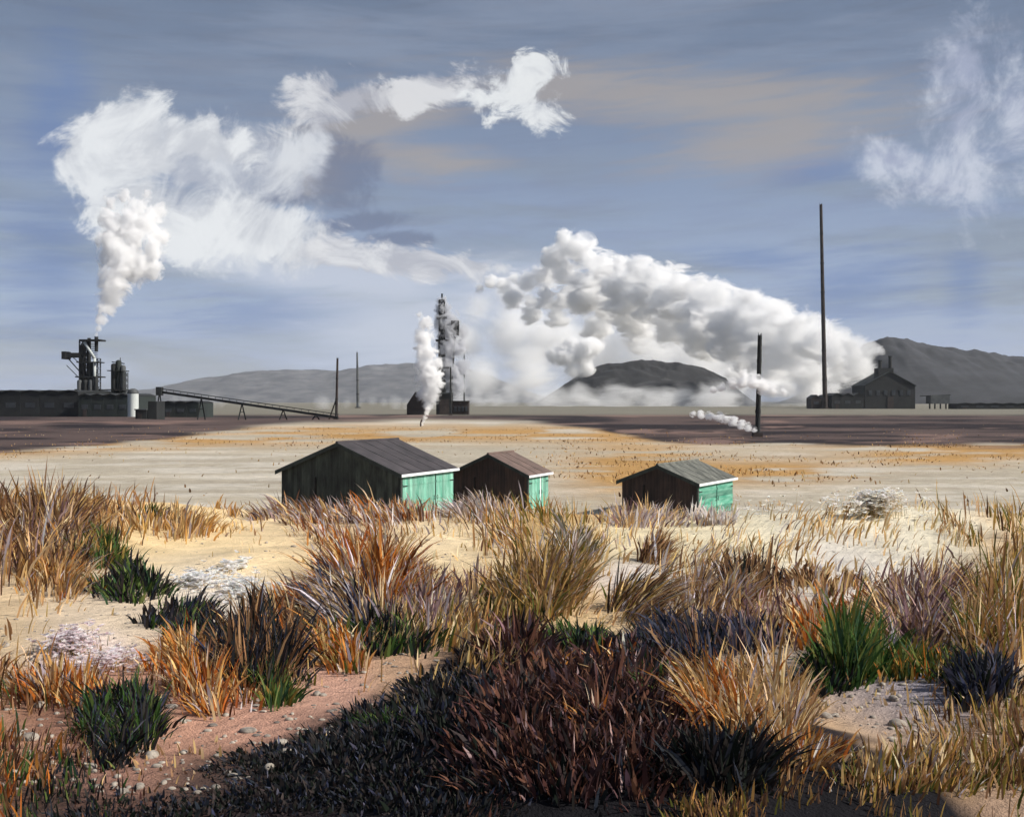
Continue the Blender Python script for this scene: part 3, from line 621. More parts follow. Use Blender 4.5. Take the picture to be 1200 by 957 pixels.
M_WIN = simple('sooty_glass', (34, 38, 42), (58, 62, 66), .6, .35)
class Site:
    """a thing placed at distance d: pixel-like coordinates give its real size in metres"""
    def __init__(s, name, d, X, label, cat, group=None, Yb=None):
        s.d = d; x = (X-600)/F*d; z = float(height(x, d)) if Yb is None else H-(Yb-HZ)/F*d
        s.o = Vector((x, d, z)); s.e = tag(empty(name, s.o), label, cat, group); s.k = d/F
    def p(s, X, Y, dd=0):
        v = at(X, Y, s.d)-s.o; v.y = dd
        if Y is None: v.z = 0
        return v
    def rect(s, mb, X0, Y0, X1, Y1, dep, dd=0, taper=1.0):
        a, b = s.p(X0, Y0), s.p(X1, Y1)
        z0 = b.z; z1 = a.z
        return mb.box(((a.x+b.x)/2, dd, (z0+z1)/2), (abs(b.x-a.x), dep, z1-z0), 0, taper)
    def ground_rect(s, mb, X0, Y0, X1, dep, dd=0, taper=1.0):
        a, b = s.p(X0, Y0), s.p(X1, Y0); return mb.box(((a.x+b.x)/2, dd, a.z/2-.4), (abs(b.x-a.x), dep, a.z+.8), 0, taper)
    def cyl(s, mb, X, Y0, Y1, rpx, dd=0, dome=False, r1=None, n=14):
        a = s.p(X, Y1, dd); b = s.p(X, Y0, dd); 
        return mb.tube(a, b, rpx*s.k, (r1 if r1 is not None else rpx)*s.k, n, dome)
    def beam(s, mb, X0, Y0, X1, Y1, rpx, d0=0, d1=0, n=6):
        return mb.tube(s.p(X0, Y0, d0), s.p(X1, Y1, d1), rpx*s.k, n=n)

def lattice(s, mb, X0, X1, Y0, Y1, steps, rpx, dep):
    """square braced tower"""
    for sx in (X0, X1):
        for dd in (-dep/2, dep/2): s.beam(mb, sx, Y1, sx, Y0, rpx, dd, dd, 4)
    for k in range(steps):
        ya = Y1+(Y0-Y1)*k/steps; yb = Y1+(Y0-Y1)*(k+1)/steps
        for dd in (-dep/2, dep/2):
            s.beam(mb, X0, ya, X1, yb, rpx*.6, dd, dd, 4); s.beam(mb, X1, ya, X0, yb, rpx*.6, dd, dd, 4); s.beam(mb, X0, yb, X1, yb, rpx*.7, dd, dd, 4)
        for sx in (X0, X1): s.beam(mb, sx, ya, sx, yb, rpx*.6, -dep/2, dep/2, 4); s.beam(mb, sx, yb, sx, yb, rpx*.7, -dep/2, dep/2, 4)

GY = lambda d: HZ+H*F/d
# blast furnace (left)
D = 430.0
s = Site('blast_furnace', D, 108, 'black blast furnace tower with side arm and white steam rising from its top', 'factory tower'); e = s.e
b = MB(); s.cyl(b, 107, 440, 490, 9, r1=6); s.cyl(b, 107, 425, 440, 6, r1=4); b.build('furnace_body', M_BLK, e)
b = MB(); lattice(s, b, 95, 100, 400, 488, 12, .7, 3.5); lattice(s, b, 112, 116, 420, 488, 9, .6, 3.5); b.build('frame', M_BLK, e)
b = MB(); s.rect(b, 94.5, 404, 99.5, 470, 2.5); b.build('lift_shaft', M_BLK, e)
b = MB(); s.rect(b, 76, 413.5, 97, 419, 4); s.rect(b, 75, 412, 80, 421, 5); b.build('side_arm', M_BLK, e)
b = MB(); s.beam(b, 80, 420, 95, 437, .7); s.beam(b, 78, 428, 92, 442, .5); s.beam(b, 86, 419, 96, 428, .5); b.build('strut', M_GREY, e)
b = MB(); s.rect(b, 96, 398, 121, 399.8, 6); b.build('platform', M_BLK, e)
b = MB(); s.rect(b, 93, 424, 119, 425.2, 6.5); b.build('platform', M_BLK, e)
b = MB(); s.rect(b, 92, 441, 120, 442.4, 7); b.build('platform', M_BLK, e)
b = MB(); s.rect(b, 92, 456, 122, 457.5, 8); b.build('platform', M_BLK, e)
b = MB(); s.beam(b, 101, 401, 113, 420, 1.7, -2, -2, 10); s.beam(b, 113, 420, 113, 452, 1.6, -2, -2, 10); b.build('downcomer_pipe', M_PALE, e, smooth=True)
b = MB(); s.cyl(b, 104.5, 396, 424, 2.0); b.build('chimney', M_BLK, e)
b = MB(); s.cyl(b, 113, 394.5, 412, 2.0, 0, False, 2.2); b.build('chimney', M_BLK, e)
for X, m in ((99, M_GREY), (106, M_BLK), (112, M_GREY), (118, M_BLK)):
    b = MB(); s.cyl(b, X, 447 if X != 118 else 443, 489, 2.6, -5, True); st = b.build('stove', m, e, smooth=True)
b = MB(); 
for k in range(9): s.rect(b, 98.5, 402+k*2.2, 112, 402.5+k*2.2, 2.2, 1)
b.build('railing', M_BLK, e)
# cowper silos
s = Site('silo_block', D+8, 138, 'dark block of tall silos just right of the blast furnace', 'silos'); e = s.e
for X, y, m in ((133.5, 428, M_BLK), (139, 424, M_DKG), (144, 430, M_GREY)):
    b = MB(); s.cyl(b, X, y, 488, 3.3, 0, True); b.build('silo', m, e, smooth=True)
b = MB(); s.rect(b, 130, 434, 147, 435, 9); b.build('platform', M_BLK, e)
b = MB(); s.rect(b, 129, 456, 149, 457.4, 10); b.build('platform', M_BLK, e)
b = MB(); s.beam(b, 131, 424, 146, 426, .6); s.beam(b, 141, 424, 141, 419, .5); b.build('top_pipe', M_BLK, e)
b = MB(); lattice(s, b, 146, 148.5, 436, 488, 8, .5, 3); b.build('stair_tower', M_GREY, e)
# long dark mill building
def mill(name, label, d, X0, X1, Y0, dep, m, bays, rise=1.2, cat='building', windows=True, group=None):
    s = Site(name, d, (X0+X1)/2, label, cat, group); w = (X1-X0)*s.k; bw = w/bays; top = s.p(0, Y0).z
    b = MB(); 
    for k in range(bays): b.gable((-w/2+bw*(k+.5), dep/2, -.6), (bw-.03, dep, top+.6-rise*s.k), rise*s.k)
    b.build('wall', m, s.e)
    r = MB()
    for k in range(bays):
        cx = -w/2+bw*(k+.5); z1 = top+.12; z0 = top-rise*s.k+.12
        for sg in (-1, 1):
            p = [Vector((cx, -.5, z1)), Vector((cx+sg*(bw/2-.05), -.5, z0)), Vector((cx+sg*(bw/2-.05), dep+.5, z0)), Vector((cx, dep+.5, z1))]
            q = [v+Vector((0, 0, .3)) for v in p]
            r.add(p+q, [(0, 1, 2, 3), (7, 6, 5, 4), (0, 4, 5, 1), (1, 5, 6, 2), (2, 6, 7, 3), (3, 7, 4, 0)])
    r.build('roof', M_BLK, s.e)
    if windows:
        for k in range(bays):
            wd = MB(); wd.box((-w/2+bw*(k+.5), -.06, top*.45), (bw*.5, .1, top*.2)); wd.build('window', M_WIN, s.e)
        MB().box((-w/2+bw*.5, -.07, top*.16), (bw*.28, .12, top*.32+.3)).build('door', M_BRN, s.e)
    return s
mill('rolling_mill', 'long black mill building at the left end of the works', 400, -90, 92, 458, 40, M_BLK, 8, 2)
mill('engine_house', 'dark green shed between furnace and white tank', 395, 92, 151, 462, 30, M_DKG, 4, 2.5)
# pale tank
s = Site('storage_tank', 385, 156, 'pale storage tank at the right end of the dark works buildings', 'tank'); e = s.e
b = MB(); s.cyl(b, 156, 461, GY(385)+1, 6.2, 0, False, n=24); b.build('shell', M_PALE, e, smooth=False)
b = MB(); s.cyl(b, 156, 459.5, 461.2, 6.3, 0, True, 6.3, n=24); b.build('roof', M_GREY, e)
b = MB(); lattice(s, b, 150.5, 152.3, 459, GY(385), 6, .35, 1.2); b.build('ladder', M_BLK, e)
s = Site('control_house', 300, 171, 'small black shed with tall end block in front of the pale tank', 'shed'); e = s.e
b = MB(); s.ground_rect(b, 163, 480, 176, 6); b.build('wall', M_BLK, e)
b = MB(); s.rect(b, 162.3, 479, 176.6, 480.2, 7); b.build('roof', M_GREY, e)
b = MB(); s.ground_rect(b, 177, 470, 187, 7, 1); b.build('tower', M_BLK, e)
b = MB(); s.rect(b, 166, 484, 170, 494, .3, -3.1); b.build('door', M_BRN, e)
mill('stock_shed', 'low dark green shed under the high end of the sloping conveyor', 370, 190, 233, 471, 18, M_DKG, 3, 1.5)
# sloping conveyor
a = at(187, 459, 340); z = at(396, 492, 330)
s = Site('conveyor', 340, 187, 'long thin black conveyor sloping down to the right from the works', 'conveyor'); e = s.e
pa = a-s.o; pz_ = z-s.o; pz_.z = float(height(z.x, z.y))-s.o.z+.6
b = MB(); b.tube(pa, pz_, .5, n=4); b.tube(pa+Vector((0, 0, 1.0)), pz_+Vector((0, 0, 1.0)), .13, n=4); b.tube(pa+Vector((0, 1.4, 1.0)), pz_+Vector((0, 1.4, 1.0)), .13, n=4)
for k in range(26):
    q = pa.lerp(pz_, k/25); b.tube(q, q+Vector((0, 0, 1.0)), .08, n=4)
b.build('gallery', M_BLK, e)
for t in (.0, .24, .47, .7, .88):
    q = pa.lerp(pz_, t); g0 = float(height(q.x+s.o.x, q.y+s.o.y))-s.o.z-.2
    if q.z-g0 < .5: continue
    b = MB(); b.tube((q.x-1.2, q.y, g0), (q.x, q.y, q.z), .2, n=5); b.tube((q.x+1.2, q.y, g0), (q.x, q.y, q.z), .2, n=5); b.tube((q.x-.6, q.y, (q.z+g0)/2), (q.x+.6, q.y, (q.z+g0)/2), .12, n=4); b.build('trestle', M_BLK, e)
b = MB(); b.box(pa+Vector((0, 0, .2)), (1.6, 2.4, 2.6)); b.build('drive_house', M_BLK, e)

# masts and chimneys
def mast(name, label, cat, X, d, Yt, rb, rt, m, bands=0, lean=0, prop=None, spike=True):
    s = Site(name, d, X, label, cat); e = s.e; top = s.p(X+lean, Yt)
    b = MB(); b.tube((0, 0, -1), top, rb*s.k, rt*s.k, 16); b.build('shaft', m, e, smooth=False)
    for k in range(bands):
        t = (k+1)/(bands+1); c = Vector((0, 0, 0)).lerp(top, t); r = (rb+(rt-rb)*t)*s.k
        b = MB(); b.tube(c-Vector((0, 0, .25*r+.15)), c+Vector((0, 0, .25*r+.15)), r*1.14, r*1.14, 16); b.build('band', M_BLK, e)
    if spike:
        b = MB(); r = rt*s.k
        for k in range(5):
            t = k*1.257; h = (1.2, .7, 1.5, .5, .9)[k]*r
            b.tube(top+Vector((math.cos(t)*r*.7, math.sin(t)*r*.7, -r*.5)), top+Vector((math.cos(t)*r*.8, math.sin(t)*r*.8, h)), r*.16, r*.1, 5)
        b.build('lightning_rod', M_BLK, e)
    if prop:
        b = MB(); b.tube(top*.35, (prop*s.k, 0, -.5), rb*.5*s.k, n=6); b.build('prop', m, e)
    b = MB(); b.box((0, 0, .1), (rb*3.4*s.k, rb*3.4*s.k, 1.2)); b.build('footing', M_BRN, e)
    return s
mast('mast', 'slim dark mast with a slanting prop beside the conveyor foot', 'mast', 394, 345, 420, 1.7, 1.2, M_BRN, 2, 1.5, -9)
mast('chimney', 'thin grey chimney far off just right of the propped mast', 'chimney', 419.5, 900, 413, 1.9, .9, M_GREY, 3, -1)
mast('mast', 'stout black mast half hidden by a low steam puff at the right', 'mast', 887.5, 172, 393, 3.1, 2.5, M_BLK, 3, 3)
mast('chimney', 'very tall slender chimney left of the right hand works', 'chimney', 967, 780, 240, 2.8, 1.7, M_BRN, 6, -5)

# centre works
D = 450.0
s = Site('furnace_tower', D, 522, 'dark furnace tower wrapped in grey smoke behind the huts', 'factory tower'); e = s.e
b = MB(); lattice(s, b, 515, 521, 352, 488, 17, 1.0, 3.5); b.build('frame', M_BLK, e)
b = MB(); s.cyl(b, 518, 360, 400, 2.6, 0, True); s.cyl(b, 518, 400, 480, 4.5, 0, False); b.build('furnace_body', M_BLK, e)
b = MB(); s.rect(b, 512, 372, 524, 374, 6); b.build('platform', M_BLK, e)
b = MB(); s.rect(b, 511, 398, 526, 400, 7); b.build('platform', M_BLK, e)
b = MB(); s.rect(b, 510, 430, 527, 432, 7); b.build('platform', M_BLK, e)
b = MB(); s.cyl(b, 518, 344, 362, 1.0); b.build('chimney', M_BLK, e)
b = MB(); s.rect(b, 529, 376, 538, 393, 5); s.beam(b, 521, 384, 530, 384, 1.0); s.beam(b, 533, 393, 528, 470, 1.2); b.build('side_hopper', M_BLK, e)
s = Site('foundry', D-10, 506, 'dark gabled foundry at the foot of the smoking tower', 'building'); e = s.e
b = MB(); 
a0 = s.p(477, 470); a1 = s.p(497, 470); b.gable(((a0.x+a1.x)/2, 6, -.5), (a1.x-a0.x, 14, s.p(0, 474).z+.5), 15*s.k)
b.build('wall', M_BRN, e)
b = MB(); s.ground_rect(b, 511, 461, 529, 12, 6.5); b.build('casting_hall', M_BLK, e)
b = MB(); s.rect(b, 510.3, 459.6, 529.7, 461.2, 13, 6.5); b.build('roof', M_GREY, e)
b = MB(); s.ground_rect(b, 530, 470.5, 549, 10, 6); b.build('annex', M_BRN, e)
for k in range(4):
    b = MB(); s.rect(b, 532.5+k*4.2, 476, 535+k*4.2, 482, .3, .9); b.build('window', M_WIN, e)
b = MB(); s.rect(b, 529.5, 469.5, 549.6, 470.7, 11, 6); b.build('roof', M_BLK, e)
b = MB(); s.rect(b, 515, 468, 526, 486, .3, .4); b.build('door', M_BRN, e)
mast('mast', 'thin dark mast in front of the grey smoke column', 'mast', 528, 425, 430, 1.3, .8, M_BLK, 1)
mast('mast', 'short grey mast right of the grey smoke column', 'mast', 544, 520, 412, 1.0, .6, M_GREY, 0)
s = Site('vent_pipe', 240, 493, 'tiny steaming vent pipe in the sand before the foundry', 'pipe'); e = s.e
b = MB(); b.tube((0, 0, -.3), (0, 0, .9), .16, n=10); b.tube((0, 0, .9), (.35, 0, 1.5), .16, .2, n=10); b.build('pipe', M_RUST, e)
b = MB(); b.tube((0, 0, .35), (0, 0, .45), .24, n=10); b.build('flange', M_BLK, e)

# right works
D = 800.0
s = Site('power_house', D, 1043, 'black power house with two short stacks pouring out the great white steam plume', 'factory'); e = s.e
b = MB(); a0 = s.p(1013, 0); a1 = s.p(1072, 0)
b.gable((0, 15, -.5), (a1.x-a0.x, 30, s.p(0, 452).z+.5), 16*s.k); b.build('wall', M_BLK, e)
b = MB()
for sg in (-1, 1):
    w = (a1.x-a0.x)/2+.6; zt = s.p(0, 435.6).z; z0 = s.p(0, 452).z-.2
    p = [Vector((0, -.8, zt)), Vector((sg*w, -.8, z0)), Vector((sg*w, 31, z0)), Vector((0, 31, zt))]; q = [v+Vector((0, 0, .5)) for v in p]
    b.add(p+q, [(0, 1, 2, 3), (7, 6, 5, 4), (0, 4, 5, 1), (1, 5, 6, 2), (2, 6, 7, 3), (3, 7, 4, 0)])
b.build('roof', M_DKG, e)
b = MB(); s.rect(b, 1031, 431, 1049, 445, 9, 8); b.build('roof_tower', M_BLK, e)
for X, Y in ((1034.5, 422), (1046.5, 417)):
    b = MB(); s.cyl(b, X, Y, 440, 2.3, 6, False, 1.9); st = b.build('chimney', M_BLK, e)
    b = MB(); s.cyl(b, X, Y-.4, Y+1, 2.4, 6); b.build('chimney_cap', M_BLK, st)
for k in range(6):
    b = MB(); s.rect(b, 1018+k*9, 457, 1022+k*9, 463, .3, -.15); b.build('window', M_WIN, e)
b = MB(); s.rect(b, 1040, 465, 1047, GY(D), .4, -.2); b.build('door', M_BRN, e)
mill('boiler_shed', 'low black sheds between the power house and the tall chimney', 790, 975, 1012, 461, 22, M_BLK, 3, 3)
mill('pump_house', 'small black gabled shed at the foot of the tall chimney', 800, 951, 973, 463, 14, M_BRN, 2, 4)
s = Site('water_tank', 780, 1099, 'small dark box tank on legs right of the power house', 'tank'); e = s.e
b = MB(); s.rect(b, 1088, 463, 1110, 473, 9); b.build('tank', M_GREY, e)
for X in (1089.5, 1095.5, 1102, 1108.5):
    b = MB(); s.rect(b, X-.6, 473, X+.6, GY(780)+.4, 1, 0); b.build('leg', M_BLK, e)
b = MB(); s.beam(b, 1078, 464, 1114, 462.5, .5); b.build('pipe', M_BLK, e)
mill('warehouse', 'low dark warehouse by the right edge of the works', 760, 1122, 1210, 472.5, 16, M_BLK, 5, 1)

# ------------------------------------------------------------------ hills
def hill(name, label, pts, d, depth, col1, col2, seed, Xr):
    """pts: skyline as (X, Y); real ridge at distance d with its slopes running towards and away from us"""
    Xs = np.array([p[0] for p in pts], float); Ys = np.array([p[1] for p in pts], float)
    nx, ny = 220, 60
    xs = np.linspace(Xr[0], Xr[1], nx); t = np.linspace(-1, 1, ny)
    XX, T = np.meshgrid(xs, t)
    crest = (HZ-np.interp(XX, Xs, Ys))/F*d+H
    prof = np.where(T < 0, (1-np.abs(T)**1.4)**.9, (1-np.abs(T)**2))
    wx = (XX-600)/F*d; wy = d+T*depth
    rough = (fbm(XX*.03+seed, T*4+seed, 5)-.5)*.7*(1-np.abs(T))*np.abs(T)**.3 + (fbm(XX*.12+seed, T*9+seed, 3)-.5)*.05
    z = np.maximum(crest, 0)*np.clip(prof, 0, 1)*(1+rough) - 3*(np.abs(T) > .98)-3
    co = np.stack([wx, wy, z], -1).reshape(-1, 3)
    i = np.arange((ny-1)*nx).reshape(ny-1, nx)[:, :-1].ravel(); q = np.stack([i, i+1, i+nx+1, i+nx], 1)
    o = mesh_from(name, co, q, None)
    m = simple('moorland_'+str(seed), col1, col2, .012, .95, stretch=(1, 1, 3), bump=.5); o.data.materials.append(m)
    return tag(o, kind='structure')
hill('hill', '', [(-200, 462), (120, 462), (205, 452), (240, 443), (300, 434), (350, 431), (400, 433), (440, 427), (480, 424), (520, 425), (560, 434), (600, 450), (640, 466), (680, 480)], 5200, 900, (70, 72, 78), (104, 104, 106), 1, (100, 800))  # paler greys put distance haze into this hill's colour
hill('hill', '', [(610, 480), (640, 462), (665, 446), (690, 431), (715, 422), (745, 418), (775, 420), (800, 424), (826, 430), (850, 442), (868, 462), (884, 480)], 1500, 140, (16, 17, 20), (36, 36, 38), 2, (596, 890))
hill('hill', '', [(940, 470), (985, 440), (1010, 408), (1025, 400), (1042, 397), (1070, 401), (1100, 408), (1150, 412), (1220, 418), (1300, 430), (1450, 470)], 2600, 380, (22, 23, 28), (50, 51, 57), 3, (930, 1450))

# ------------------------------------------------------------------ steam and smoke
def vol_mat(name, dens, col=(1, 1, 1), aniso=0, noise=None, step=None):
    """noise = (size in metres of the torn billows, stretch along x, threshold)"""
    m = bpy.data.materials.new(name); m.use_nodes = True; nt = m.node_tree; L = nt.links
    nt.nodes.remove(nt.nodes['Principled BSDF'])
    v = nt.nodes.new('ShaderNodeVolumePrincipled'); v.inputs['Color'].default_value = (*col, 1); v.inputs['Density'].default_value = dens
    v.inputs['Anisotropy'].default_value = aniso
    L.new(v.outputs[0], nt.nodes['Material Output'].inputs['Volume'])
    if noise:
        size, st, lo, hi = noise
        tc = N(nt, 'ShaderNodeTexCoord'); mp = N(nt, 'ShaderNodeMapping'); mp.inputs['Scale'].default_value = (1/size/st[0], 1/size/st[1], 1/size/st[2])
        mp.inputs['Rotation'].default_value = (0, st[3], 0)
        L.new(tc.outputs['Object'], mp.inputs[0])
        n = N(nt, 'ShaderNodeTexNoise'); n.inputs['Scale'].default_value = 1; n.inputs['Detail'].default_value = 3; n.inputs['Roughness'].default_value = .6
        L.new(mp.outputs[0], n.inputs['Vector'])
        mr = N(nt, 'ShaderNodeMapRange'); mr.inputs[1].default_value = lo; mr.inputs[2].default_value = hi; mr.inputs[3].default_value = 0; mr.inputs[4].default_value = dens
        L.new(n.outputs['Fac'], mr.inputs[0]); L.new(mr.outputs[0], v.inputs['Density'])
        if step: m.cycles.volume_step_rate = step
    return m
_ico = bmesh.new(); bmesh.ops.create_icosphere(_ico, subdivisions=2, radius=1)
_iv = np.array([v.co[:] for v in _ico.verts]); _if = np.array([[v.index for v in f.verts] for f in _ico.faces]); _ico.free()
_T3 = np.random.default_rng(11).random((64, 64, 64))
def n3(p):
    i = np.floor(p).astype(int); f = p-i; f = f*f*(3-2*f); i &= 63; j = (i+1) & 63; r = 0
    for dx in (0, 1):
        for dy in (0, 1):
            for dz in (0, 1):
                w = (f[:, 0] if dx else 1-f[:, 0])*(f[:, 1] if dy else 1-f[:, 1])*(f[:, 2] if dz else 1-f[:, 2])
                r = r+w*_T3[(j if dx else i)[:, 0], (j if dy else i)[:, 1], (j if dz else i)[:, 2]]
    return r
def billow(p, lam, octs):
    s_ = 0; a = 1; t = 0
    for k in range(octs):
        q = p/lam*2.03**k+13.7*k; s_ = s_+a*np.abs(2*n3(q)-1); t += a; a *= .58
    return s_/t
def hull(name, S, m, voxel, amp, levels, kids, rg, octs=5, stretch=(1, 1, 1), kr=(.25, .5), org=None, lamk=1.1, smooth_it=0):
    allS = list(S); cur = S
    for lv in range(levels):
        nxt = []
        for (x, y, z, r) in cur:
            for k in range(kids if lv == 0 else max(4, kids//2)):
                v = rg.normal(size=3); v /= np.linalg.norm(v); v *= (1, 1, 1); rr = r*rg.uniform(*kr)
                nxt.append((x+v[0]*r*.9*stretch[0], y+v[1]*r*.9*stretch[1], z+v[2]*r*.9*stretch[2], rr))
        allS += nxt; cur = nxt
    A = np.array(allS)
    co = (_iv[None]*A[:, None, 3:4]*np.array(stretch)+A[:, None, :3]).reshape(-1, 3)
    f = (_if[None]+(np.arange(len(A))*len(_iv))[:, None, None]).reshape(-1, 3)
    if org is None: org = np.array(S[0][:3])
    tmp = mesh_from('tmp', co-org, None, f)
    rm = tmp.modifiers.new('r', 'REMESH'); rm.mode = 'VOXEL'; rm.voxel_size = voxel
    if smooth_it:
        sm = tmp.modifiers.new('s', 'SMOOTH'); sm.iterations = smooth_it; sm.factor = .6
    dg = bpy.context.evaluated_depsgraph_get(); me = bpy.data.meshes.new_from_object(tmp.evaluated_get(dg))
    bpy.data.objects.remove(tmp)
    nv = len(me.vertices); V = np.empty(nv*3, np.float32); me.vertices.foreach_get('co', V); V = V.reshape(-1, 3)
    Nn = np.empty(nv*3, np.float32); me.vertices.foreach_get('normal', Nn); Nn = Nn.reshape(-1, 3)
    # local size: radius of the nearest parent lobe drives how big the billows are
    P0 = np.array(S); best = np.full(nv, 1e9); rad = np.zeros(nv)
    for q in P0:
        dd = np.linalg.norm(V+org-q[:3], axis=1)/q[3]; mk = dd < best; best[mk] = dd[mk]; rad[mk] = q[3]
    rm_ = np.median(P0[:, 3])
    d = (billow(V+org, rm_*lamk, octs)-.3)*amp*np.minimum(rad, rm_*1.6)
    V = V+Nn*d[:, None]
    me.vertices.foreach_set('co', V.astype(np.float32).ravel()); me.update()
    me.name = name; me.materials.clear(); me.materials.append(m)
    me.polygons.foreach_set('use_smooth', [True]*len(me.polygons))
    o = bpy.data.objects.new(name, me); o.location = org; link(o); return o
def torn_density(m, S, org, dens, size, st, amp, soft, step):
    """density inside the hull: thick along the body of the plume, torn into billows and wisps at its skin"""
    nt = m.node_tree; L = nt.links; v = [n for n in nt.nodes if n.type == 'PRINCIPLED_VOLUME'][0]
    tc = N(nt, 'ShaderNodeTexCoord'); P = tc.outputs['Object']; r = None
    def Mn(op, a, b):
        n = N(nt, 'ShaderNodeMath', operation=op)
        for k, q in enumerate((a, b)):
            if isinstance(q, (int, float)): n.inputs[k].default_value = q
            else: L.new(q, n.inputs[k])
        return n.outputs[0]
    for (x, y, z, R) in S:
        d = N(nt, 'ShaderNodeVectorMath', operation='DISTANCE'); L.new(P, d.inputs[0]); d.inputs[1].default_value = (x-org[0], y-org[1], z-org[2])
        q = Mn('DIVIDE', d.outputs['Value'], R)
        if r is None: r = q
        else:
            sm = N(nt, 'ShaderNodeMath', operation='SMOOTH_MIN'); L.new(r, sm.inputs[0]); L.new(q, sm.inputs[1]); sm.inputs[2].default_value = .3; r = sm.outputs[0]
    mp = N(nt, 'ShaderNodeMapping'); mp.inputs['Scale'].default_value = (1/size/st[0], 1/size/st[1], 1/size/st[2]); mp.inputs['Rotation'].default_value = (0, st[3], 0)
    L.new(P, mp.inputs[0])
    n = N(nt, 'ShaderNodeTexNoise'); n.inputs['Scale'].default_value = 1; n.inputs['Detail'].default_value = 6; n.inputs['Roughness'].default_value = .72; n.inputs['Distortion'].default_value = .8
    L.new(mp.outputs[0], n.inputs['Vector'])
    vo = N(nt, 'ShaderNodeTexVoronoi', feature='SMOOTH_F1'); vo.inputs['Scale'].default_value = 1.5; vo.inputs['Smoothness'].default_value = .4; L.new(mp.outputs[0], vo.inputs['Vector'])
    f = Mn('ADD', Mn('SUBTRACT', 1.0, r), Mn('MULTIPLY', Mn('SUBTRACT', n.outputs['Fac'], .475), amp))
    f = Mn('ADD', f, Mn('MULTIPLY', Mn('SUBTRACT', .42, vo.outputs['Distance']), amp*.09))
    mr = N(nt, 'ShaderNodeMapRange', interpolation_type='SMOOTHSTEP'); mr.inputs[1].default_value = 0; mr.inputs[2].default_value = soft; mr.inputs[3].default_value = 0; mr.inputs[4].default_value = dens
    L.new(f, mr.inputs[0]); L.new(mr.outputs[0], v.inputs['Density']); m.cycles.volume_step_rate = step
def plume(name, label, balls, dens, size, voxel, amp=4.4, soft=.45, cat='steam', seed=1, st=(1, 1, 1, 0), col=(1, 1, 1), step=.2, grow=1.42):
    """a billowing body of steam along a drifting path"""
    rg = np.random.default_rng(seed); S = []
    for (X, Y, r, d) in balls:
        p = at(X, Y, d); S.append((p.x, p.y, p.z, r*d/F))
    m = vol_mat(name+'_vapour', dens, col)
    o = hull(name, [(x, y, z, R*grow) for x, y, z, R in S], m, voxel, .22, 0, 0, rg, 3)
    torn_density(m, S, tuple(o.location), dens, size, st, amp, soft, step)
    return tag(o, label, cat)
def veil(name, label, ells, m, voxel, seed):
    """thin even steam: a few wide lens-shaped bodies fused and smoothed"""
    rg = np.random.default_rng(seed); S = []
    for (X, Y, r, d) in ells:
        p = at(X, Y, d); S.append((p.x, p.y, p.z, r*d/F))
    o = hull(name, S, m, voxel, .6, 0, 0, rg, octs=4, stretch=(2.6, 2.2, 1), lamk=3.0, smooth_it=12); tag(o, label, 'steam', kind='stuff'); return o
V_VEIL = vol_mat('thin_steam_veil', .0035); V_MIST = vol_mat('ground_mist', .0045)
plume('steam_plume', 'great white steam plume blowing left from the right hand works', [
 (1036, 414, 4, 806), (1031, 411, 7, 812), (1020, 411, 11, 830), (1004, 413, 18, 870), (985, 412, 24, 930), (962, 408, 30, 1010), (935, 402, 35, 1150), (903, 392, 38, 1350), (868, 382, 36, 1550),
 (833, 370, 36, 1750), (798, 355, 34, 1950), (768, 342, 31, 2100), (750, 316, 16, 2150), (735, 345, 30, 2200), (705, 322, 24, 2300), (678, 294, 19, 2350), (665, 280, 12, 2350), (652, 302, 15, 2400), (690, 300, 12, 2350),
 (690, 345, 24, 2300), (640, 325, 16, 2450), (665, 325, 16, 2400), (618, 330, 11, 2450), (602, 324, 8, 2450), (590, 334, 9, 2450), (575, 330, 8, 2450), (562, 338, 6, 2450), (600, 350, 12, 2450), (622, 368, 12, 2450), (655, 372, 14, 2400), (700, 385, 16, 2400), (748, 396, 16, 2350), (640, 350, 13, 2400), (622, 356, 9, 2450), (665, 352, 16, 2400),
 (905, 418, 28, 1500), (870, 408, 26, 1700), (830, 395, 26, 1850), (790, 382, 24, 2050), (750, 376, 22, 2250), (715, 362, 20, 2350), (725, 308, 12, 2200), (800, 332, 16, 1950), (845, 345, 16, 1750), (880, 350, 14, 1500),
 (985, 432, 22, 1000), (950, 432, 26, 1150), (1005, 432, 18, 900), (915, 432, 24, 1350), (880, 424, 20, 1600), (945, 455, 16, 1150), (890, 445, 14, 1450), (862, 440, 12, 1650), (905, 456, 10, 1300), (975, 457, 10, 1050), (918, 455, 10, 1250)],
 .14, 30, 5, seed=3, st=(1.8, 1.2, .9, .35), amp=4.6, soft=.5)
plume('steam_plume', 'white steam column rising from the left blast furnace into the cloud', [
 (113, 392, 3, 432), (115, 385, 4.5, 432), (119, 374, 8, 433), (124, 361, 11, 434), (130, 346, 15, 436), (138, 330, 19, 438), (150, 313, 21, 440), (138, 298, 19, 442), (165, 308, 18, 442), (180, 318, 10, 442),
 (135, 275, 18, 446), (155, 285, 18, 446), (128, 256, 11, 450), (150, 262, 16, 450), (178, 292, 14, 444), (160, 243, 12, 452), (130, 240, 9, 452), (190, 276, 10, 452), (174, 258, 14, 450), (145, 230, 8, 454), (186, 246, 9, 455), (170, 228, 8, 455)], .5, 7, 1.2, seed=5, amp=4.6, soft=.45)
plume('steam_plume', 'bright steam puff at the left end of the dark middle hill', [
 (650, 413, 10, 1320), (664, 418, 13, 1320), (682, 414, 14, 1320), (697, 406, 10, 1320), (688, 430, 9, 1320), (672, 436, 9, 1320), (668, 402, 9, 1320)], .25, 26, 3, seed=8)
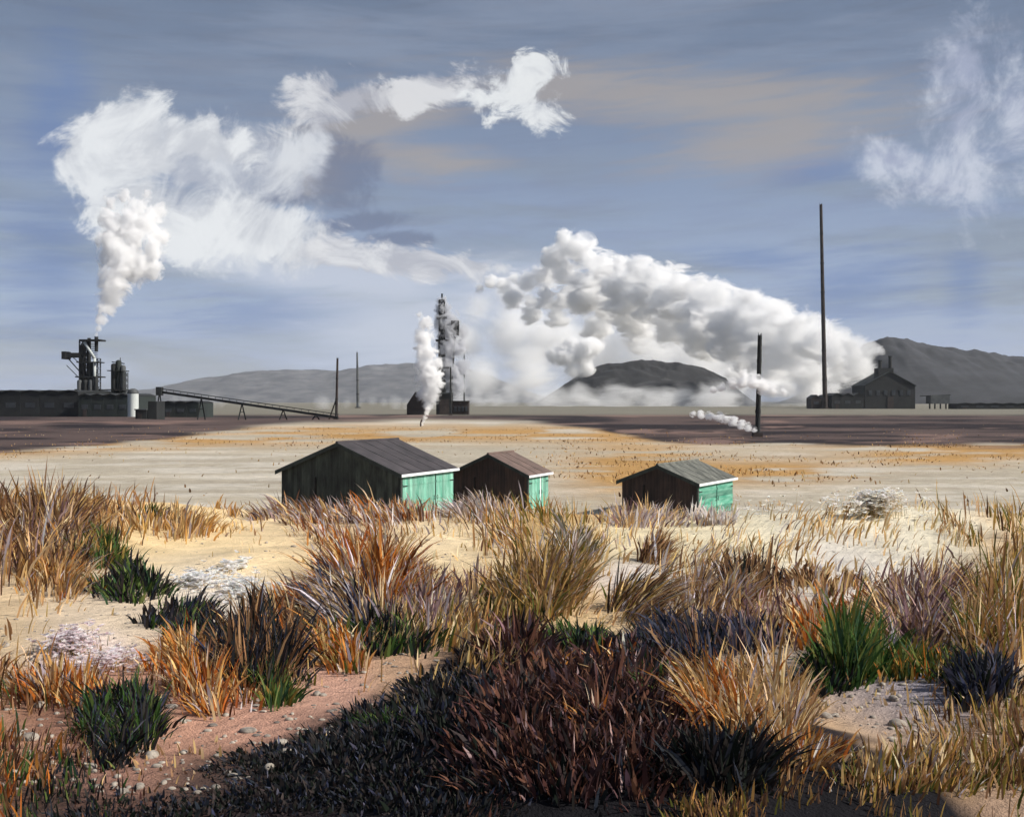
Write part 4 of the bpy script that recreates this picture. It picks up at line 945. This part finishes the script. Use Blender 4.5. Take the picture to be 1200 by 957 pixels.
plume('steam_plume', 'white steam column hiding the left side of the foundry', [
 (499, 486, 3, 436), (501, 476, 7, 436), (503, 462, 12, 436), (504, 446, 14, 436), (502, 430, 13, 436), (499, 412, 12, 436), (498, 396, 11, 436), (499, 380, 8, 436), (492, 370, 5, 436), (512, 425, 7, 436), (512, 442, 9, 436)], .9, 4.5, .7, seed=9)
plume('smoke_plume', 'ragged grey smoke column around the dark furnace tower', [
 (519, 352, 6, 450), (520, 364, 9, 450), (524, 378, 13, 450), (528, 392, 13, 450), (524, 408, 12, 450), (522, 424, 11, 450), (528, 436, 11, 450), (538, 408, 9, 450), (532, 450, 13, 452), (541, 430, 9, 452), (542, 388, 7, 452)], .8, 4.5, .7, cat='smoke', seed=11, col=(.78, .79, .82), amp=5.0)
plume('steam_plume', 'small steam puff drifting across the stout black mast', [
 (846, 453, 5, 164), (858, 449, 7, 164), (870, 447, 8, 164), (883, 448, 9, 164), (895, 453, 8, 164), (906, 457, 6, 164), (918, 460, 4, 164), (836, 457, 4, 164), (872, 440, 6, 164)], 2.4, 1.1, .12, seed=12, st=(1.6, 1, .8, 0))
plume('steam_plume', 'low wisp of steam lying on the dark ground left of the stout mast', [
 (884, 503, 3, 168), (877, 500, 4.5, 168), (869, 497, 5, 169), (860, 494, 5.5, 170), (851, 491, 5.5, 172), (842, 489, 5.5, 173), (832, 487, 5, 174), (822, 486, 4.5, 176), (812, 485, 3.5, 178)], 2.4, .9, .1, seed=13, st=(1.8, 1, .8, 0), amp=6.5)
plume('steam_plume', 'tiny wisp of steam above the vent pipe in the sand', [
 (495, 497, 1.6, 240), (496, 493, 2.2, 240), (498, 489, 2.6, 240), (500, 484, 3, 240), (501, 479, 3, 240)], 3, .5, .08, seed=14)
tag(plume('steam_veil', 'thin pale veil of steam hanging under the great plume', [
 (600, 380, 34, 2700), (650, 400, 46, 2700), (700, 420, 46, 2650), (760, 400, 50, 2600), (820, 420, 48, 2300), (880, 420, 44, 2100), (930, 435, 34, 1900), (620, 440, 34, 2600), (565, 440, 26, 2600), (970, 445, 24, 1500), (560, 360, 24, 2700), (860, 450, 30, 1900), (540, 400, 26, 2700), (600, 345, 26, 2750), (900, 400, 34, 2000)],
 .03, 100, 14, seed=15, st=(2.4, 1.5, 1, .2), amp=3.2, soft=.9, step=.5), kind='stuff')
rgm = random.Random(4)
mist = [(X, 469+rgm.uniform(-8, 5), rgm.uniform(13, 21)*(1.25 if 600 < X < 860 else 1), 1150+rgm.uniform(-60, 120)) for X in range(540, 960, 20)]
mist += [(X, 473+rgm.uniform(-4, 3), rgm.uniform(7, 12), 760) for X in range(380, 520, 14)] + [(X, 474+rgm.uniform(-7, 4), rgm.uniform(7, 13), 520) for X in range(172, 262, 11)]
tag(plume('ground_mist', 'pale torn mist lying low on the ground before the far hills and works', mist, .05, 26, 5, seed=16, st=(2.4, 1.5, .9, .1), amp=3.4, soft=1.0, step=.4), kind='stuff')

hz = MB().box((0, 7000, 225), (18400, 14700, 460)).build('haze', vol_mat('air_haze', 0.000034, (.86, .92, 1))); tag(hz, 'thin pale air over the flats and the far hills', 'haze', kind='stuff')
# pebbles and bits of driftwood on the bare sand: nobody could count them
pb = []; pf = []; n = 0
X = RNG.uniform(-60, 1260, 2600); Y = 600+RNG.random(2600)*330; x, y, z, ok = ground_hit(X, Y); ok &= (y < 44) & (y > np.interp(x+.25, [-3.2, -1.9, -1.35, -.7, -.2, .3, 1.0, 1.9, 2.6], [3.6, 4.8, 5.2, 5.8, 6.5, 7.9, 8.5, 6.8, 4.8]))
for xx, yy, zz in zip(x[ok], y[ok], z[ok]):
    sz = RNG.uniform(.006, .022)*(1 if RNG.random() > .06 else 2.2); v = _iv[:12] if False else _iv
    st = np.array([RNG.uniform(.7, 1.6), RNG.uniform(.7, 1.4), RNG.uniform(.4, .8)]); pb.append(v*sz*st+np.array([xx, yy, zz+sz*.15])); pf.append(_if+n); n += len(v)
M_STONE = simple('beach_pebbles', (96, 88, 82), (176, 166, 152), 9, .9)
pe_ = mesh_from('pebbles', np.concatenate(pb), None, np.concatenate(pf)); pe_.data.materials.append(M_STONE); tag(pe_, 'small grey and tan pebbles strewn on the bare sand', 'pebbles', kind='stuff')

# ------------------------------------------------------------------ sky
SUN_AZ = math.radians(103); SUN_EL = math.radians(37)       # compass-like: 0 = +Y (view direction), 90 = +X (right)
w = bpy.data.worlds.new('World'); scene.world = w; w.use_nodes = True; nt = w.node_tree; L = nt.links; nt.nodes.clear()
out = N(nt, 'ShaderNodeOutputWorld'); bg = N(nt, 'ShaderNodeBackground'); bg.inputs['Strength'].default_value = .1; L.new(bg.outputs[0], out.inputs[0])
sky = N(nt, 'ShaderNodeTexSky', sky_type='NISHITA'); sky.sun_disc = False; sky.sun_elevation = SUN_EL; sky.sun_rotation = SUN_AZ
sky.air_density = 1.0; sky.dust_density = 1.5; sky.ozone_density = 1.0
tc = N(nt, 'ShaderNodeTexCoord'); sp = N(nt, 'ShaderNodeSeparateXYZ'); L.new(tc.outputs['Generated'], sp.inputs[0])
def M(op, a, b=None, clamp=False):
    n = N(nt, 'ShaderNodeMath', operation=op); n.use_clamp = clamp
    for i, v in enumerate((a, b)):
        if v is None: continue
        if isinstance(v, (int, float)): n.inputs[i].default_value = v
        else: L.new(v, n.inputs[i])
    return n.outputs[0]
az = M('ARCTAN2', sp.outputs['X'], sp.outputs['Y']); el = M('ARCSINE', sp.outputs['Z'])
cb = N(nt, 'ShaderNodeCombineXYZ'); L.new(az, cb.inputs[0]); L.new(el, cb.inputs[1]); P = cb.outputs[0]     # azimuth / elevation, radians
def tonoise(scale, st=(1, 1, 1), rot=0, det=6, rough=.6, dist=0, vec=None):
    mp = N(nt, 'ShaderNodeMapping'); mp.inputs['Rotation'].default_value = (0, 0, rot)
    L.new(vec or P, mp.inputs[0])
    m2 = N(nt, 'ShaderNodeMapping'); m2.inputs['Scale'].default_value = st; L.new(mp.outputs[0], m2.inputs[0])
    n = N(nt, 'ShaderNodeTexNoise'); n.inputs['Scale'].default_value = scale; n.inputs['Detail'].default_value = det; n.inputs['Roughness'].default_value = rough
    n.inputs['Distortion'].default_value = dist; L.new(m2.outputs[0], n.inputs['Vector']); return n.outputs['Fac']
def SS(v, a, b):
    n = N(nt, 'ShaderNodeMapRange', interpolation_type='SMOOTHSTEP'); L.new(v, n.inputs[0]); n.inputs[1].default_value = a; n.inputs[2].default_value = b; return n.outputs[0]
def blob(X, Y, rx, ry, rot=0):
    a = math.atan((X-600)/F); c = math.atan((HZ-Y)/F*math.cos(a))
    mp = N(nt, 'ShaderNodeMapping', vector_type='TEXTURE'); mp.inputs['Location'].default_value = (a, c, 0); mp.inputs['Rotation'].default_value = (0, 0, math.radians(rot)); mp.inputs['Scale'].default_value = (rx/F, ry/F, 1)
    L.new(P, mp.inputs[0]); ln = N(nt, 'ShaderNodeVectorMath', operation='LENGTH'); L.new(mp.outputs[0], ln.inputs[0])
    return M('SUBTRACT', 1.0, ln.outputs['Value'])
def field(blobs):
    r = None
    for q in blobs:
        f = blob(*q)
        if r is None: r = f
        else:
            sm = N(nt, 'ShaderNodeMath', operation='SMOOTH_MAX'); L.new(r, sm.inputs[0]); L.new(f, sm.inputs[1]); sm.inputs[2].default_value = .35; r = sm.outputs[0]
    return M('MAXIMUM', r, -1.0)
def MIX(f, a, b):
    n = N(nt, 'ShaderNodeMix', data_type='RGBA'); 
    L.new(f, n.inputs['Factor'])
    for i, v in ((6, a), (7, b)):
        if isinstance(v, tuple): n.inputs[i].default_value = (*[q*10*SKYK for q in lin(v)], 1)
        else: L.new(v, n.inputs[i])
    return n.outputs[2]
EXPO = .55; SKYK = 1/2**EXPO      # cloud colours are given as seen at this exposure
streak = tonoise(3.2, (1, 7, 1), .03, 5, .6, .3); streak2 = tonoise(9, (1, 9, 1), -.06, 5, .65, .3)
n_big = tonoise(5, (1, 1.6, 1), 0, 6, .6, .6); n_med = tonoise(24, (1, 1.15, 1), 0, 9, .66, .7)
br1 = tonoise(13, (1, 1.6, 1), -.7, 9, .66, .8); br2 = tonoise(15, (1, 2.0, 1), .45, 9, .66, .8); br3 = tonoise(12, (1.4, 1, 1), .2, 9, .66, .8)
# overcast film over the blue
elf = SS(el, .0, .36)
film = MIX(elf, (152, 168, 204), (104, 116, 138))
film = MIX(SS(streak, .42, .66), film, (128, 138, 158))
c = MIX(M('MULTIPLY', SS(n_big, .35, .6), .0, True), sky.outputs[0], film)
fac = M('ADD', .80, M('MULTIPLY', SS(streak2, .4, .7), .12), True); c = MIX(fac, sky.outputs[0], film)
# deeper blue openings
fb = field([(60, 320, 90, 200, 0), (80, 100, 50, 90, 0), (1000, 340, 130, 70, 10), (1130, 330, 40, 70, 0), (950, 200, 90, 26, 0), (880, 300, 120, 24, -4), (330, 370, 200, 40, 0), (60, 130, 50, 120, 0)])
c = MIX(M('MULTIPLY', SS(M('ADD', fb, M('MULTIPLY', M('SUBTRACT', streak2, .5), 1.6)), .1, 1.1), .6), c, (100, 128, 178))
# warm grey cloud bank upper right and behind the white streamers
fw = field([(820, 115, 330, 46, -3), (900, 165, 200, 50, 8), (660, 100, 180, 40, 0), (440, 145, 150, 60, 20), (360, 200, 80, 50, 0), (500, 190, 120, 30, 0)])
c = MIX(M('MULTIPLY', SS(M('ADD', fw, M('MULTIPLY', M('SUBTRACT', streak2, .5), 1.4)), .0, .9), .8), c, (164, 159, 158))
# dark blue-grey undersides
fd = field([(420, 262, 95, 16, 8), (330, 232, 60, 12, -2), (600, 330, 60, 16, -10), (470, 280, 60, 14, 0), (400, 205, 60, 60, 0)])
c = MIX(M('MULTIPLY', SS(M('ADD', fd, M('MULTIPLY', M('SUBTRACT', n_med, .5), 1.5)), .1, .6), .7), c, (104, 116, 144))
# soft low light band towards the horizon in the middle
fh = field([(500, 385, 220, 80, 0), (600, 350, 180, 70, 0), (440, 330, 160, 40, -10), (350, 320, 240, 34, -6), (760, 430, 240, 60, 0)])
c = MIX(M('MULTIPLY', SS(M('ADD', fh, M('MULTIPLY', M('SUBTRACT', streak2, .5), 1.1)), .0, .8), .85), c, (196, 204, 220))
# white clouds
def cloud(c, blobs, brush, lo, hi, amp, white, grey, op):
    f = field(blobs); f = M('ADD', f, M('ADD', M('MULTIPLY', M('SUBTRACT', brush, .5), amp), M('MULTIPLY', M('SUBTRACT', n_med, .5), amp*.9)))
    a = M('MULTIPLY', SS(f, lo, hi), op); shade = SS(M('ADD', brush, M('MULTIPLY', M('SUBTRACT', n_big, .5), .8)), .36, .62)
    return MIX(a, c, MIX(shade, grey, white))
c = cloud(c, [(240, 185, 130, 60, -10), (330, 200, 60, 44, 0), (290, 275, 110, 48, -8), (210, 260, 70, 60, 0), (365, 185, 30, 40, 0)], br3, .0, .55, 1.5, (220, 224, 230), (178, 184, 198), .92)
c = cloud(c, [(110, 175, 62, 42, 35), (160, 140, 60, 34, 20), (230, 165, 90, 34, -15), (300, 270, 90, 44, -6), (150, 190, 90, 40, 20), (160, 245, 66, 52, 0), (220, 280, 60, 40, 0)], br1, .05, .5, 1.7, (234, 237, 240), (200, 204, 212), .94)
c = cloud(c, [(480, 112, 130, 26, 12), (400, 122, 76, 30, 16), (370, 108, 60, 26, 20), (450, 305, 130, 26, -6), (345, 100, 22, 12, 20), (470, 300, 110, 16, -8), (400, 290, 40, 30, -30), (540, 310, 60, 12, -4)], br2, .05, .6, 2.2, (226, 227, 230), (182, 184, 194), .88)
c = cloud(c, [(600, 105, 62, 34, 10), (630, 130, 44, 24, -30), (625, 85, 46, 24, 0), (560, 112, 40, 24, 0)], n_med, .05, .7, 2.2, (234, 237, 239), (200, 204, 212), .94)
c = cloud(c, [(1128, 140, 60, 120, 0), (1060, 190, 100, 30, -12), (1100, 215, 60, 40, 0), (1130, 80, 30, 60, 0), (1190, 140, 50, 90, 0)], br3, .0, .9, 2.0, (204, 210, 224), (166, 174, 198), .85)
L.new(c, bg.inputs['Color'])

# ------------------------------------------------------------------ sun, camera, render
sd = bpy.data.lights.new('sun', 'SUN'); sd.energy = 4.2; sd.angle = math.radians(.5); sd.color = (1, .95, .87)
so = link(bpy.data.objects.new('sun', sd))
tos = Vector((math.sin(SUN_AZ)*math.cos(SUN_EL), math.cos(SUN_AZ)*math.cos(SUN_EL), math.sin(SUN_EL)))
so.rotation_euler = tos.to_track_quat('Z', 'Y').to_euler(); so.location = (20, -10, 40)
cam = bpy.data.cameras.new('camera'); co_ = link(bpy.data.objects.new('camera', cam)); co_.location = (0, 0, H); co_.rotation_euler = (math.radians(90), 0, 0)
cam.sensor_fit = 'HORIZONTAL'; cam.sensor_width = 36; cam.lens = 36*F/1200; cam.shift_y = -(478.5-HZ)/1200; cam.clip_start = .1; cam.clip_end = 40000
scene.camera = co_
scene.view_settings.view_transform = 'Standard'; scene.view_settings.look = 'None'; scene.view_settings.exposure = EXPO; scene.view_settings.gamma = 1
scene.view_settings.use_curve_mapping = False
cy = scene.cycles; cy.use_denoising = True; cy.max_bounces = 16; cy.volume_bounces = 9; cy.diffuse_bounces = 3; cy.transparent_max_bounces = 12
cy.use_adaptive_sampling = True; cy.adaptive_threshold = .035
